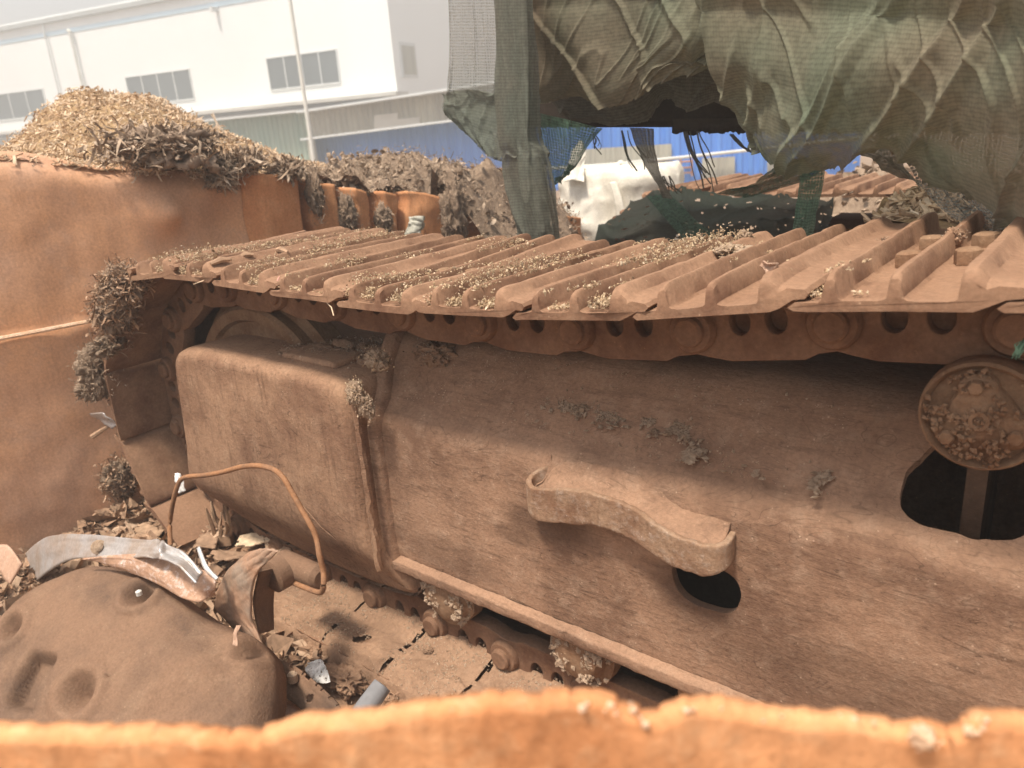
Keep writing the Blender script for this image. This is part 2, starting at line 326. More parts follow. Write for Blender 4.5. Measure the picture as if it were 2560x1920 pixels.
def netmat(name, colA, colB, colC, dens, rows=170, thr=.45):
    """knitted debris netting: open loops between twisted rows; seen-through where the knit is open"""
    m, t, p = newmat(name)
    uv = nd(t, 'ShaderNodeUVMap'); g = nd(t, 'ShaderNodeNewGeometry')
    n = nd(t, 'ShaderNodeTexNoise', Scale=5.0, Detail=5.0); t.links.new(g.outputs['Position'], n.inputs['Vector'])
    nb = nd(t, 'ShaderNodeTexNoise', Scale=1.6, Detail=3.0); t.links.new(g.outputs['Position'], nb.inputs['Vector'])
    nf = nd(t, 'ShaderNodeTexNoise', Scale=90.0, Detail=3.0); t.links.new(g.outputs['Position'], nf.inputs['Vector'])
    c = mixc(t, colA, colB, ramp(t, nb.outputs[0], .42, .6)); c = mixc(t, c, colC, ramp(t, n.outputs[0], .52, .72, (0, 0, 0, 1), (.6, .6, .6, 1)))
    mp = nd(t, 'ShaderNodeMapping'); mp.inputs['Scale'].default_value = (1, 1, 1); t.links.new(uv.outputs[0], mp.inputs[0])
    w = nd(t, 'ShaderNodeTexWave', Scale=rows / 3.6, Distortion=2.0); w.bands_direction = 'Y'; w.inputs['Detail'].default_value = 1.0; w.inputs['Detail Scale'].default_value = 2.2
    t.links.new(mp.outputs[0], w.inputs['Vector'])
    w2 = nd(t, 'ShaderNodeTexWave', Scale=rows / 3.0, Distortion=1.6); w2.bands_direction = 'X'; w2.inputs['Detail'].default_value = 1.0
    t.links.new(mp.outputs[0], w2.inputs['Vector'])
    cd = mixc(t, c, mixc(t, (.92, .92, .92, 1), (1.03, 1.03, 1.03, 1), w.outputs[0]), 1.0, 'MULTIPLY')
    cd = mixc(t, cd, ramp(t, nf.outputs[0], .3, .7, (.85, .85, .85, 1), (1.12, 1.12, 1.12, 1)), 1.0, 'MULTIPLY')
    t.links.new(cd, p.inputs['Base Color']); p.inputs['Roughness'].default_value = .95; p.inputs['Specular IOR Level'].default_value = .1
    tl = nd(t, 'ShaderNodeBsdfTranslucent'); t.links.new(cd, tl.inputs[0])
    mx = nd(t, 'ShaderNodeMixShader'); mx.inputs[0].default_value = .48; t.links.new(p.outputs[0], mx.inputs[1]); t.links.new(tl.outputs[0], mx.inputs[2])
    tr = nd(t, 'ShaderNodeBsdfTransparent')
    mu = nd(t, 'ShaderNodeMath', operation='MULTIPLY'); t.links.new(w.outputs[0], mu.inputs[0]); t.links.new(w2.outputs[0], mu.inputs[1])
    ad = nd(t, 'ShaderNodeMath', operation='MULTIPLY_ADD'); ad.inputs[1].default_value = .6; t.links.new(nf.outputs[0], ad.inputs[0]); t.links.new(mu.outputs[0], ad.inputs[2])
    hole = ramp(t, ad.outputs[0], thr, thr + .12, (1 - dens,) * 3 + (1,), (0, 0, 0, 1))
    m2 = nd(t, 'ShaderNodeMixShader'); t.links.new(hole, m2.inputs[0]); t.links.new(mx.outputs[0], m2.inputs[1]); t.links.new(tr.outputs[0], m2.inputs[2])
    t.links.new(m2.outputs[0], t.nodes['Material Output'].inputs[0])
    b = nd(t, 'ShaderNodeBump', Strength=.1, Distance=.001); t.links.new(w.outputs[0], b.inputs['Height']); t.links.new(b.outputs[0], p.inputs['Normal'])
    return m
M['net'] = netmat('knitted_shade_net', c3(.275, .22, .155), c3(.195, .25, .18), c3(.295, .24, .175), .90, thr=.33)
M['netdark'] = netmat('dark_shade_net', c3(.20, .185, .15), c3(.18, .20, .165), c3(.23, .195, .155), .84, thr=.36)
M['netblack'] = netmat('black_shade_net', c3(.05, .05, .042), c3(.045, .06, .05), c3(.07, .06, .05), .95, thr=.3)
M['nethin'] = netmat('thin_shade_net', c3(.34, .33, .30), c3(.28, .30, .27), c3(.24, .22, .19), .5, thr=.6)
M['netgreen'] = netmat('green_shade_net', c3(.10, .17, .12), c3(.12, .21, .15), c3(.17, .17, .13), .72, thr=.4)
exec_parts = []
# ------------------------------------------------------------------ the setting
def grid(name, x0, x1, nx, y0, y1, ny, zf, mat):
    v = []; f = []
    for i in range(nx):
        for j in range(ny):
            x = x0 + (x1 - x0) * i / (nx - 1); y = y0 + (y1 - y0) * j / (ny - 1); v.append((x, y, zf(x, y)))
    for i in range(nx - 1):
        for j in range(ny - 1): f.append((i * ny + j, (i + 1) * ny + j, (i + 1) * ny + j + 1, i * ny + j + 1))
    return link(name, mesh(name, v, f, mat))
gz = lambda x, y: -1.3 + (nz(x * .7, y * .7) * .06 if abs(x) < 30 else 0)
tag(grid('ground', -95, 75, 61, -30, 110, 51, lambda x, y: -1.35, M['ground']), kind='structure')
def ss(a, b, x):
    t = min(1, max(0, (x - a) / (b - a))); return t * t * (3 - 2 * t)
def dirtz(x, y):
    z = -.93 + .10 * (1 - ss(-1.75, -1.35, x)) * (1 - ss(.3, .8, y)) + nz(x * 3, y * 3, 1) * .035 + nz(x * 14, y * 14, 5) * .014
    z += .03 * math.exp(-((x + 1.15) ** 2) / .02 - ((y + .07) ** 2) / .01)
    if y > 2.9: z -= (y - 2.9) * .5
    return z
tag(grid('dirt_ground', -2.17, 2.4, 330, -.52, 3.6, 200, dirtz, M['dirt']), kind='structure')

# ------------------------------------------------------------------ far buildings
def plane_pt(px, py, p0, n): return atP(px, py, p0, n)
Fv = R @ np.array([-3000 - CX, (408.4 + .0763 * 3000) - CY, F]); Fv[2] = 0; Fv = -_n(Fv)      # facade direction, rightwards
Nf = np.array([-Fv[1], Fv[0], 0.0])                                                            # away from the viewer
def quad_box(mb, a, b, c, d, n, t):
    """box whose front face is the quad a,b,c,d (any order round) and which goes t along n"""
    f0 = [np.array(q, float) for q in (a, b, c, d)]; f1 = [q + n * t for q in f0]
    mb.add([tuple(q) for q in f0 + f1], [(0, 1, 2, 3), (7, 6, 5, 4), (0, 4, 5, 1), (1, 5, 6, 2), (2, 6, 7, 3), (3, 7, 4, 0)])
def Bp(px, py): return plane_pt(px / K, py / K, P0B, Nf)      # px in full-size pixels on the white facade
P0B = atD(993 / K, 217 / K, 30.0)
UP = np.array([0, 0, 1.0])
bld = thing('white_warehouse', (P0B[0], P0B[1], -1.35), 'large white clad warehouse with strip windows behind the sheds', 'warehouse')
uB = lambda p: float(np.dot(np.array(p) - P0B, Fv))           # coordinate along the facade
def Bq(u, z, off=0): q = P0B + Fv * u + Nf * off; return np.array([q[0], q[1], z])
uc = uB(Bp(980, 110)); uL = -26.0
zr = Bp(200, 35)[2]                                            # roof edge height near the left
zroof = float(Bp(400, 8)[2]); zroof = (zr + zroof) / 2
sideD = R @ np.array([2145 - CX, (408.4 - .0763 * 2145) - CY, F]); sideD[2] = 0; sideD = _n(sideD)
mb = MB(); quad_box(mb, Bq(uL, -1.35), Bq(uc, -1.35), Bq(uc, zroof + .25), Bq(uL, zroof + .25), Nf, 18); mb.build('wall', M['white'], bld, smooth=False)
# gutter and blue trim
mb = MB(); quad_box(mb, Bq(uL, zroof - .05, -.2), Bq(uc - 2.0, zroof - .05, -.2), Bq(uc - 2.0, zroof + .13, -.2), Bq(uL, zroof + .13, -.2), Nf, .2); mb.build('gutter', M['gutter'], bld, smooth=False)
zb = (Bp(10, 100)[2] + Bp(630, 3)[2]) / 2
mb = MB(); quad_box(mb, Bq(uL, zb - .08, -.03), Bq(uc, zb - .08, -.03), Bq(uc, zb + .1, -.03), Bq(uL, zb + .1, -.03), Nf, .03); mb.build('trim_band', M['bluestrip'], bld, smooth=False)
def window(u0, u1, z0, z1, n, q=Bq, nrm=Nf, mat=None):
    mb = MB(); t = .06
    for a, b, c, d in ((u0, u1, z0, z0 + t), (u0, u1, z1 - t, z1)): quad_box(mb, q(a, c, -.05), q(b, c, -.05), q(b, d, -.05), q(a, d, -.05), nrm, .05)
    for k in range(n + 1):
        a = u0 + (u1 - u0 - t * .8) * k / n
        quad_box(mb, q(a, z0 + t, -.045), q(a + t * .8, z0 + t, -.045), q(a + t * .8, z1 - t, -.045), q(a, z1 - t, -.045), nrm, .044)
    w = mb.build('window', M['alu'], bld, smooth=False)
    mb = MB(); quad_box(mb, q(u0 + .02, z0 + .02, -.02), q(u1 - .02, z0 + .02, -.02), q(u1 - .02, z1 - .02, -.02), q(u0 + .02, z1 - .02, -.02), nrm, .018); mb.build('pane', M['glass'], w, smooth=False)
zw1 = (Bp(663, 143)[2] + Bp(475, 172)[2]) / 2; zw0 = (Bp(679, 224)[2] + Bp(489, 252)[2]) / 2
for a, b, n in ((663, 846, 4), (312, 480, 4), (-60, 118, 4)):
    y = 143 if a > 600 else (185 if a > 200 else 240)
    pa = uB(Bp(a + 8, y + 40)); pb = uB(Bp(b + 4, y + 40)); w_ = pb - pa
    window(pa, pb, zw0, zw1, n)
# side wall windows
def Bs(u, z, off=0): q = P0B + Fv * uc + sideD * u - Fv * off; return np.array([q[0], q[1], z])
nS = -Fv
sidew = []
mb = MB()
def su(px): q = atP(px / K, 160 / K, P0B, Fv); return float(np.dot(q - P0B, sideD))
for (u0, u1) in ((su(1003), su(1043)), (su(1089), su(1150))):
    mb2 = MB(); a, b = u0, u1
    quad_box(mb2, Bs(a, zw0, -.05), Bs(b, zw0, -.05), Bs(b, zw1, -.05), Bs(a, zw1, -.05), nS, .05); w = mb2.build('window', M['alu'], bld, smooth=False)
    mb2 = MB(); quad_box(mb2, Bs(a + .12, zw0 + .12, -.07), Bs(b - .12, zw0 + .12, -.07), Bs(b - .12, zw1 - .12, -.07), Bs(a + .12, zw1 - .12, -.07), nS, .015); mb2.build('pane', M['greysheet'], w, smooth=False)
# downpipes
for (x, y0, y1, r, nm) in ((115, 55, 235, .045, 'downpipe'),):
    u = uB(Bp(x + 18, 150)); mb = MB(); mb.tube([Bq(u, zroof, -.12), Bq(u, 0, -.12)], r); mb.build(nm, M['alu'], bld)
u = uB(Bp(198, 150)); z2 = Bp(186, 88)[2]; mb = MB(); mb.tube([Bq(u, z2, -.15), Bq(u, 0, -.15)], .07); mb.tube([Bq(u, z2, -.15), Bq(u + .02, z2 + .14, -.15), Bq(u - .1, z2 + .22, -.15)], .09); mb.build('vent_pipe', M['pole'], bld)
pc = Bp(543, 24); mb = MB(); mb.box(pc - np.array([.09, .3, .09]), pc + np.array([.09, 0, .09])); mb.build('wall_lamp', M['alu'], bld)
# slab / canopy ledge with rail
zs = (Bp(480, 290)[2] + Bp(990, 224)[2]) / 2
mb = MB(); quad_box(mb, Bq(uL, zs - .13, -.9), Bq(uc + .5, zs - .13, -.9), Bq(uc + .5, zs, -.9), Bq(uL, zs, -.9), Nf, .9); mb.build('canopy_ledge', M['concrete'], bld, smooth=False)
mb = MB(); quad_box(mb, Bq(uL, zs - .55, -.5), Bq(uc - .2, zs - .55, -.5), Bq(uc - .2, zs - .25, -.5), Bq(uL, zs - .25, -.5), Nf, .5); mb.build('canopy_beam', M['gutter'], bld, smooth=False)
# ---- sheds (profiled sheet), nearer than the warehouse
P0S = atD(784 / K, 350 / K, 24.0)
def Sp(px, py, off=0): return plane_pt(px / K, py / K, P0S + Nf * off, Nf)
def corr(name, pa, pb, z0, z1, mat, parent, per=.2, dep=.035, back=0.0, z0b=None, z1b=None):
    """upright profiled sheet from pa to pb (plan), heights may slope from the a end to the b end"""
    pa = np.array(pa, float); pb = np.array(pb, float); L = np.linalg.norm((pb - pa)[:2]); d = (pb - pa) / L; d[2] = 0; n = np.array([d[1], -d[0], 0])
    z0b = z0 if z0b is None else z0b; z1b = z1 if z1b is None else z1b
    v = []; f = []; k = max(2, int(L / per)); xs = []
    for i in range(k):
        for (o, h) in ((0, 0), (.35, 0), (.5, 1), (.85, 1)): xs.append(((i + o) * per, h * dep))
    xs.append((L, 0))
    for (x, h) in xs:
        t = min(1, x / L); q = pa + d * min(x, L) + n * h
        v += [(q[0], q[1], z0 + (z0b - z0) * t), (q[0], q[1], z1 + (z1b - z1) * t)]
    for i in range(len(xs) - 1): f.append((2 * i, 2 * i + 2, 2 * i + 3, 2 * i + 1))
    o = link(name, mesh(name, v, f, mat, False), parent); solid(o, .012, 0); return o
shg = thing('green_shed', (P0S[0] - 3, P0S[1], -1.35), 'shed clad in faded green profiled sheet left of the light pole', 'shed')
ga = Sp(440, 330); gb = Sp(778, 330); gt0 = Sp(455, 312)[2]; gt1 = Sp(770, 279)[2]
corr('wall', ga, gb, -1.35, gt0, M['greensheet'], shg, z1b=gt1, z0b=-1.35)
mb = MB(); r0 = np.array([ga[0], ga[1], gt0]); r1 = np.array([gb[0], gb[1], gt1])
quad_box(mb, r0 - Nf * .5, r1 - Nf * .5, r1 - Nf * .5 + UP * .06, r0 - Nf * .5 + UP * .06, Nf, 3.5); mb.build('roof', M['alu'], shg, smooth=False)
shy = thing('beige_shed', (P0S[0] + 3, P0S[1], -1.35), 'shed with beige profiled sheet fascia over a blue wall', 'shed')
ya = Sp(778, 330); yb = Sp(1330, 300); t0 = Sp(775, 281)[2]; t1 = Sp(1117, 231)[2]; t1 = t0 + (t1 - t0) * 1.6; b0 = Sp(784, 348)[2]; b1 = Sp(1117, 307)[2]; b1 = b0 + (b1 - b0) * 1.6
corr('fascia', ya, yb, b0, t0, M['greysheet'], shy, z0b=b1, z1b=t1)
mb = MB(); r0 = np.array([ya[0], ya[1], t0]); r1 = np.array([yb[0], yb[1], t1])
quad_box(mb, r0 - Nf * .5, r1 - Nf * .5, r1 - Nf * .5 + UP * .06, r0 - Nf * .5 + UP * .06, Nf, 3.5); mb.build('roof', M['alu'], shy, smooth=False)
# scalloped white roof edge and drip edge
for (q0, q1, z0_, z1_, nm_) in ((ya, yb, t0, t1, 'roof_edge'), (ya, yb, b0, b1, 'drip_edge')):
    mb = MB(); quad_box(mb, np.array([q0[0], q0[1], z0_ - .01]) - Nf * .58, np.array([q1[0], q1[1], z1_ - .01]) - Nf * .58, np.array([q1[0], q1[1], z1_ + .04]) - Nf * .58, np.array([q0[0], q0[1], z0_ + .04]) - Nf * .58, Nf, .03)
    for k in range(60):
        t = (k + .5) / 60; q = np.array(q0) * (1 - t) + np.array(q1) * t; z = z0_ + (z1_ - z0_) * t
        a = q - Fv * .05 - Nf * .56; b = q + Fv * .05 - Nf * .56
        quad_box(mb, (a[0], a[1], z - .02), (b[0], b[1], z - .02), (b[0], b[1], z + .05), (a[0], a[1], z + .05), Nf, .05)
    mb.build(nm_, M['alu'], shy, smooth=False)
pa = Sp(783, 360, .8); pb = Sp(1330, 360, .8)
corr('wall', pa, pb, -1.35, b0 + .3, M['blue'], shy, per=.25)
mb = MB(); a = Sp(779, 340); mb.box((a[0] - .12, a[1] - .12, -1.35), (a[0] + .12, a[1] + .02, b0 + .1)); mb.build('post', M['greysheet'], shy, smooth=False)
for (x0, y0, x1, y1) in ((935, 288, 994, 326), (994, 298, 1049, 322)):
    mb = MB(); A = Sp(x0, y0, -.06); B = Sp(x1, y0 - 6, -.06); Cc = Sp(x1, y1 - 8, -.06); D = Sp(x0, y1, -.06); quad_box(mb, A, B, Cc, D, Nf, .02); mb.build('patch_panel', M['concrete'], shy, smooth=False)
# blue workshop seen below the net
P0W = atD(1640 / K, 400 / K, 17.0)
def Wp(px, py, off=0): return plane_pt(px / K, py / K, P0W + Nf * off, Nf)
bw = thing('blue_workshop', (P0W[0], P0W[1], -1.35), 'blue profiled sheet workshop with beige doors and a long white pipe', 'workshop')
a = Wp(1330, 400); b = Wp(2150, 400)
corr('wall', a, b, -1.35, Wp(1640, 250)[2], M['blue'], bw, per=.22)
for (x0, y0, x1, y1, m_) in ((1440, 372, 1515, 410, 'greysheet'), (1490, 365, 1679, 405, 'greysheet'), (1490, 408, 1684, 452, 'greysheet'), (1755, 393, 1836, 460, 'greysheet'), (1917, 380, 1960, 460, 'greysheet')):
    A = Wp(x0, y1, -.06); B = Wp(x1, y1, -.06); zt = Wp((x0 + x1) / 2, y0)[2]; zo = Wp((x0 + x1) / 2, y1)[2]
    if y1 > 440: zo = -1.35
    corr('door' if y1 > 440 else 'sheet_panel', A, B, zo, zt, M[m_], bw, per=.12, dep=.015)
mb = MB(); mb.tube([Wp(1330, 424, -.25), Wp(1520, 412, -.25), Wp(1700, 394, -.25), Wp(1960, 366, -.25), Wp(2150, 345, -.25)], .035); mb.build('pipe', M['pole'], bw)
mb = MB()
for x in (1702, 1730): mb.tube([Wp(x, 398, -.12), Wp(x, 440, -.12)], .02, 6)
for y in (405, 420, 433): mb.tube([Wp(1702, y, -.12), Wp(1730, y - 2, -.12)], .02, 6)
mb.build('door_frame', M['rustpanel'], bw)
# light pole
p1 = atD(785 / K, 405 / K, 16.0); p0 = np.array([p1[0], p1[1], -1.35])
mb = MB(); top = atD(722 / K, 0, 16.0); mb.tube([p0, (p0[0], p0[1], 1), (p0[0], p0[1], 5.2)], [.05, .04, .03], 12)
pl = mb.build('pole_shaft', M['pole'])
lp = thing('light_pole', p0, 'slim pale grey metal pole standing before the green and beige sheds', 'pole'); setpar(pl, lp)
mb = MB(); mb.lathe((p0[0], p0[1], -1.35), [(.15, 0), (.15, .03), (.09, .05), (.08, .3)], 'Z', 12); mb.build('base_plate', M['gutter'], lp)
mb = MB(); mb.tube([(p0[0], p0[1], 5.15), (p0[0] + .2, p0[1] - .3, 5.4), (p0[0] + .5, p0[1] - .8, 5.45)], .03); mb.build('arm', M['pole'], lp)

# ------------------------------------------------------------------ rusty chip container (end wall, ribbed)
WX = lambda y: -2.2 + .22 * y
def Wy(px, py):          # px,py in display pixels -> point on the wall plane
    v = ray(px, py); t = (-2.2 + .22 * C[1] - C[0]) / (v[0] - .22 * v[1]); return C + t * v
topk = [(-60, 322), (0, 325), (60, 326), (110, 334), (150, 343), (190, 352), (240, 360), (300, 356), (345, 358), (400, 368), (460, 372), (528, 372), (560, 378), (600, 376), (640, 374)]
tk = [Wy(*p) for p in topk]; ty = np.array([-1.6] + [p[1] for p in tk]); tz = np.array([.22] + [p[2] for p in tk])
gaps = [(740, 757), (827, 862), (908, 943), (985, 997), (1118, 1135)]   # full px
def gy(px): return Wy(px / K, 420)[1]
rk = [(758, 455), (790, 460), (827, 463), (865, 470), (905, 480), (945, 478), (985, 488), (1000, 480), (1040, 482), (1082, 492), (1120, 515)]
rp = [Wy(a / K, b / K) for a, b in rk]
ty = np.concatenate([ty, [p[1] for p in rp], [2.2]]); tz = np.concatenate([tz, [p[2] for p in rp], [-.25]])
o_ = np.argsort(ty); ty = ty[o_]; tz = tz[o_]
yA = gy(612); yB = gy(740)
def wall_dx(y):
    """plan profile of the wall: flat face, a crease, then pressed ribs"""
    d = 0
    if y > yA: d += .035 * ss(yA, yA + .04, y)
    for g0, g1 in gaps:
        a, b = gy(g0), gy(g1)
        d -= .10 * ss(a - .012, a + .012, y) * (1 - ss(b - .012, b + .012, y))
    d -= .012 * math.cos((y - yB) * 20) * (y > yB)
    return d
cc = thing('chip_container', (WX(0), 0, -1.35), 'tall orange rusted steel container wall with torn pressed ribs, heaped with chips', 'container')
ys = np.concatenate([np.linspace(-1.6, -.3, 20), np.linspace(-.29, yA - .05, 120), np.linspace(yA - .045, 1.95, 300)])
NZ = 90
def wallgrid(ya, yb):
    v = []; f = []; Y = [y for y in ys if ya <= y <= yb]
    for y in Y:
        zt = float(np.interp(y, ty, tz)) + .004 * nz(y * 15, 3)
        for j in range(NZ + 1):
            t = j / NZ; z = zt + (-1.3 - zt) * t ** 1.1
            dx = wall_dx(y)
            dep = zt - z
            x = WX(y) + dx + .014 * nz(y * 2.2, z * 2.2, 2) + .003 * nz(y * 9, z * 9, 4)
            x += -.045 * math.exp(-((dep) / .035) ** 2) * (y < yA)                 # top lip rolled back
            x += .05 * math.exp(-((y - gy(395)) / .05) ** 2 - ((z - .02) / .05) ** 2)  # dents
            x -= .04 * math.exp(-((y - gy(560)) / .07) ** 2 - ((z + .02) / .08) ** 2)
            x += .014 * (1 - ss(-.255, -.245, z)) * (y < yA - .02) * 1.0               # lower plate stands proud: seam
            x += .012 * nz(y * 6, z * 6, 9) * ss(.0, .06, dep) * (y > yB)
            yy = y + (.014 * nz(z * 9, y * 3, 7) if y > yB else 0)
            v.append((x, yy, z))
    n = len(Y)
    for i in range(n - 1):
        for j in range(NZ): f.append((i * (NZ + 1) + j, i * (NZ + 1) + j + 1, (i + 1) * (NZ + 1) + j + 1, (i + 1) * (NZ + 1) + j))
    return v, f
v, f = wallgrid(-1.7, yA + .001); o = link('end_wall', mesh('end_wall', v, f, M['rust']), cc); solid(o, .012, -1)
v, f = wallgrid(yA - .006, 1.96); o = link('ribbed_wall', mesh('ribbed_wall', v, f, M['rustpanel']), cc); solid(o, .01, -1)
mb = MB()
for i in range(26):
    y = -1.0 + i * .07; mb.tube([(WX(y) + .028, y, -.243 + .003 * nz(y * 20, 1)), (WX(y + .07) + .028, y + .07, -.243 + .003 * nz(y * 20 + 1.4, 1))], .006, 6)
mb.build('weld_seam', M['rustedge'], cc)
# chip heap: ridge outline standing at X=-2.95
rid = [(-260, 420), (-60, 360), (10, 315), (60, 270), (100, 235), (140, 208), (190, 196), (250, 200), (300, 210), (350, 234), (400, 262), (450, 288), (500, 312), (560, 334), (620, 352), (680, 362), (740, 380), (900, 420)]
rpt = [atX(a, b, -2.95) for a, b in rid]; ry = [p[1] for p in rpt]; rz = [p[2] for p in rpt]
def chipz(x, y):
    x0 = WX(y) - .03; zt = float(np.interp(y, ty, tz)) - .015; t = (x0 - x) / (x0 + 2.95)
    yr = C[1] + (y - C[1]) * (C[0] + 2.95) / (C[0] - x)            # slope lines run straight up the heap
    zr_ = float(np.interp(y * (1 - min(1, t)) + yr * min(1, t) if False else y + (yr - y) * .0 + .12 * (1 - min(1, t)), ry, rz))
    if t <= 1: z = zt + (zr_ - zt) * (math.sin(t * math.pi / 2) * .55 + t * .45)
    else: z = zr_ - (t - 1) * .45
    return z + .02 * nz(x * 7, y * 7, 3)
v = []; f = []; nx_, ny_ = 90, 200
for i in range(nx_):
    for j in range(ny_):
        y = -1.2 + 3.2 * j / (ny_ - 1); x0 = WX(y) - .03; x = x0 - 1.5 * i / (nx_ - 1); v.append((x, y, chipz(x, y)))
for i in range(nx_ - 1):
    for j in range(ny_ - 1): f.append((i * ny_ + j, i * ny_ + j + 1, (i + 1) * ny_ + j + 1, (i + 1) * ny_ + j))
o = link('wood_chip_heap', mesh('wood_chip_heap', v, f, M['chipbase'])); V = np.array(v)
n = 46000; k = rng.integers(0, len(V), n); P = V[k] + rng.normal(0, .012, (n, 3)); P[:, 2] = V[k][:, 2] + rng.uniform(-.004, .012, n)
keep = P[:, 0] > -3.4; P = P[keep]
sc_ = scatter('w', P, None, SLV, rng.uniform(.0045, .0115, len(P)), M['chips'], up=.45, stretch=np.stack([rng.uniform(.6, 1.4, len(P)), rng.uniform(.8, 1.8, len(P)), rng.uniform(.7, 1.6, len(P))], 1))
def join(o, others):
    """append other meshes' geometry to o without operators"""
    import bmesh
    bm = bmesh.new(); bm.from_mesh(o.data)
    for q in others:
        n0 = len(bm.faces); bm.from_mesh(q.data); bm.faces.ensure_lookup_table(); mi = len(o.data.materials); o.data.materials.append(q.data.materials[0])
        for fc in bm.faces[n0:]: fc.material_index = mi
        bpy.data.objects.remove(q)
    bm.to_mesh(o.data); bm.free()
join(o, [sc_])
tag(o, 'golden brown wood chip heap rising behind the rusty container wall', 'wood chips', kind='stuff')
# dark fibre heap over the ribbed wall
rid2 = [(640, 384), (700, 366), (740, 352), (790, 342), (850, 334), (900, 340), (950, 362), (1000, 382), (1030, 425), (1070, 480), (1090, 525), (1110, 600)]
r2 = [atX(a, b, -2.25) for a, b in rid2]; r2y = [p[1] for p in r2]; r2z = [p[2] for p in r2]
v = []; f = []; nx_, ny_ = 60, 130
yw1 = gy(1100)
def feltz(x, y):
    x0 = WX(y) - .02; t = min(1.6, max(-1.5, (x0 - x) / (x0 + 2.25 + 1e-6)))
    zr_ = float(np.interp(y, r2y, r2z)); zt = min(float(np.interp(y, ty, tz)) + .02, zr_)
    if t < 0: z = zt + t * .5
    elif t <= 1: z = zt + (zr_ - zt) * math.sin(t * math.pi / 2)
    else: z = zr_ - (t - 1) * .25
    return z + .05 * nz(x * 8, y * 8, 6) + .02 * nz(x * 25, y * 25, 8)
for i in range(nx_):
    for j in range(ny_):
        y = gy(745) + (2.35 - gy(745)) * j / (ny_ - 1)
        ex = .35 * ss(gy(1085), gy(1160), y)                    # where the wall ends the heap spills towards us
        x0 = WX(y) - .02 + ex; x = x0 - (1.0 + ex) * i / (nx_ - 1); z = feltz(x, y)
        if ex > 0 and x > WX(y) - .02: z = float(np.interp(y, r2y, r2z)) - (x - WX(y) + .02) * 1.7 - .02 + .05 * nz(x * 8, y * 8, 6)
        v.append((x, y, z))
for i in range(nx_ - 1):
    for j in range(ny_ - 1): f.append((i * ny_ + j, i * ny_ + j + 1, (i + 1) * ny_ + j + 1, (i + 1) * ny_ + j))
o = link('fibre_scrap_heap', mesh('fibre_scrap_heap', v, f, M['feltbase'])); V = np.array(v)
n = 26000; k = rng.integers(0, len(V), n); P = V[k] + rng.normal(0, .014, (n, 3))
a = scatter('a', P, None, CUR, rng.uniform(.004, .014, n), M['felt'], up=.2, stretch=np.stack([rng.uniform(.7, 1.9, n), rng.uniform(.12, .6, n), rng.uniform(.5, 1.5, n)], 1))
n = 5000; k = rng.integers(0, len(V), n); P = V[k] + rng.normal(0, .014, (n, 3))
b = scatter('b', P, None, FLK, rng.uniform(.004, .014, n), M['felt'], up=.1)
join(o, [a, b]); tag(o, 'dark grey brown fibrous scrap heap spilling over the ribbed container wall', 'fibre scrap', kind='stuff')
# fibre tufts hanging in the torn ribs (each its own clump)
def clump(name, c, r, n, mat, label, cat, group=None, base=CUR, s=(.004, .012), core=None, up=.0, hang=0):
    n = int(n * 1.6); fl = base is FLK; base = CUR if fl else base; ft = base is CUR; s = (s[0] * (.6 if fl else .75 if ft else .3), s[1] * (.6 if fl else .75 if ft else .36)); n = int(n * 2.2) if fl else n
    c = np.array(c, float); r = np.array(r, float)
    q = rng.normal(size=(n, 3)); q /= np.linalg.norm(q, axis=1, keepdims=True); q *= (rng.uniform(.05, 1.15, (n, 1)) ** .6)
    m_ = np.array([1 + .75 * nz(a[0] * 2.2, a[1] * 2.2, a[2] * 2.2 + c[0] * 9) for a in q])[:, None]
    P = c + q * r * m_
    if hang: P[:, 2] -= np.abs(rng.normal(0, hang, n)) * (rng.random(n) < .3)
    o = scatter(name, P, None, base, rng.uniform(s[0], s[1], n), mat, up=up, stretch=np.stack([rng.uniform(.5, 2.4, n), rng.uniform(.3, 1.3, n) if fl else rng.uniform(.15, .6, n) if ft else rng.uniform(.6, 1.5, n), rng.uniform(.5, 1.3, n)], 1))
    import bmesh
    bm = bmesh.new(); bmesh.ops.create_icosphere(bm, subdivisions=5, radius=1)
    for w in bm.verts:
        k_ = .62 + .4 * nz(w.co.x * 1.6 + c[0] * 7, w.co.y * 1.6 + c[1] * 7, w.co.z * 1.6, 5) + .34 * (1 - abs(nz(w.co.x * 2.6, w.co.y * 2.6 + c[0] * 5, w.co.z * 2.6 + c[1], 3)) * 2) + .10 * nz(w.co.x * 9, w.co.y * 9, w.co.z * 9 + c[1])
        w.co = Vector([w.co[i] * k_ * r[i] + c[i] for i in range(3)])
    me = bpy.data.meshes.new('t'); bm.to_mesh(me); bm.free(); me.materials.append(core or mat); me.polygons.foreach_set('use_smooth', [True] * len(me.polygons))
    t = bpy.data.objects.new('t', me); COL.objects.link(t); join(o, [t])
    return tag(o, label, cat, group)
for (px, py, rx, rz_, lab) in ((733, 462, .03, .07, 'grey brown fibre tuft hanging in the third torn rib gap'), (845, 545, .035, .07, 'light brown fibre tuft low in the wall, nearest the dark rib slit'), (662, 415, .02, .08, 'thin fibre tuft beside the first dark rib slit')):
    q = Wy(px * 1.0, py * 1.0) + np.array([.04, 0, 0])
    clump('fibre_tuft', q, (.04, rx, rz_), 500, M['felt'], lab, 'fibre tuft', 'fibre tufts in the container ribs', core=M['feltbase'], hang=.03)
q = Wy(812, 470) + np.array([.04, 0, 0]); clump('fibre_tuft', q, (.04, .03, .05), 400, M['felt'], 'fibre tuft spilling from the rib gap just below the heap edge', 'fibre tuft', 'fibre tufts in the container ribs', core=M['feltbase'], hang=.04)
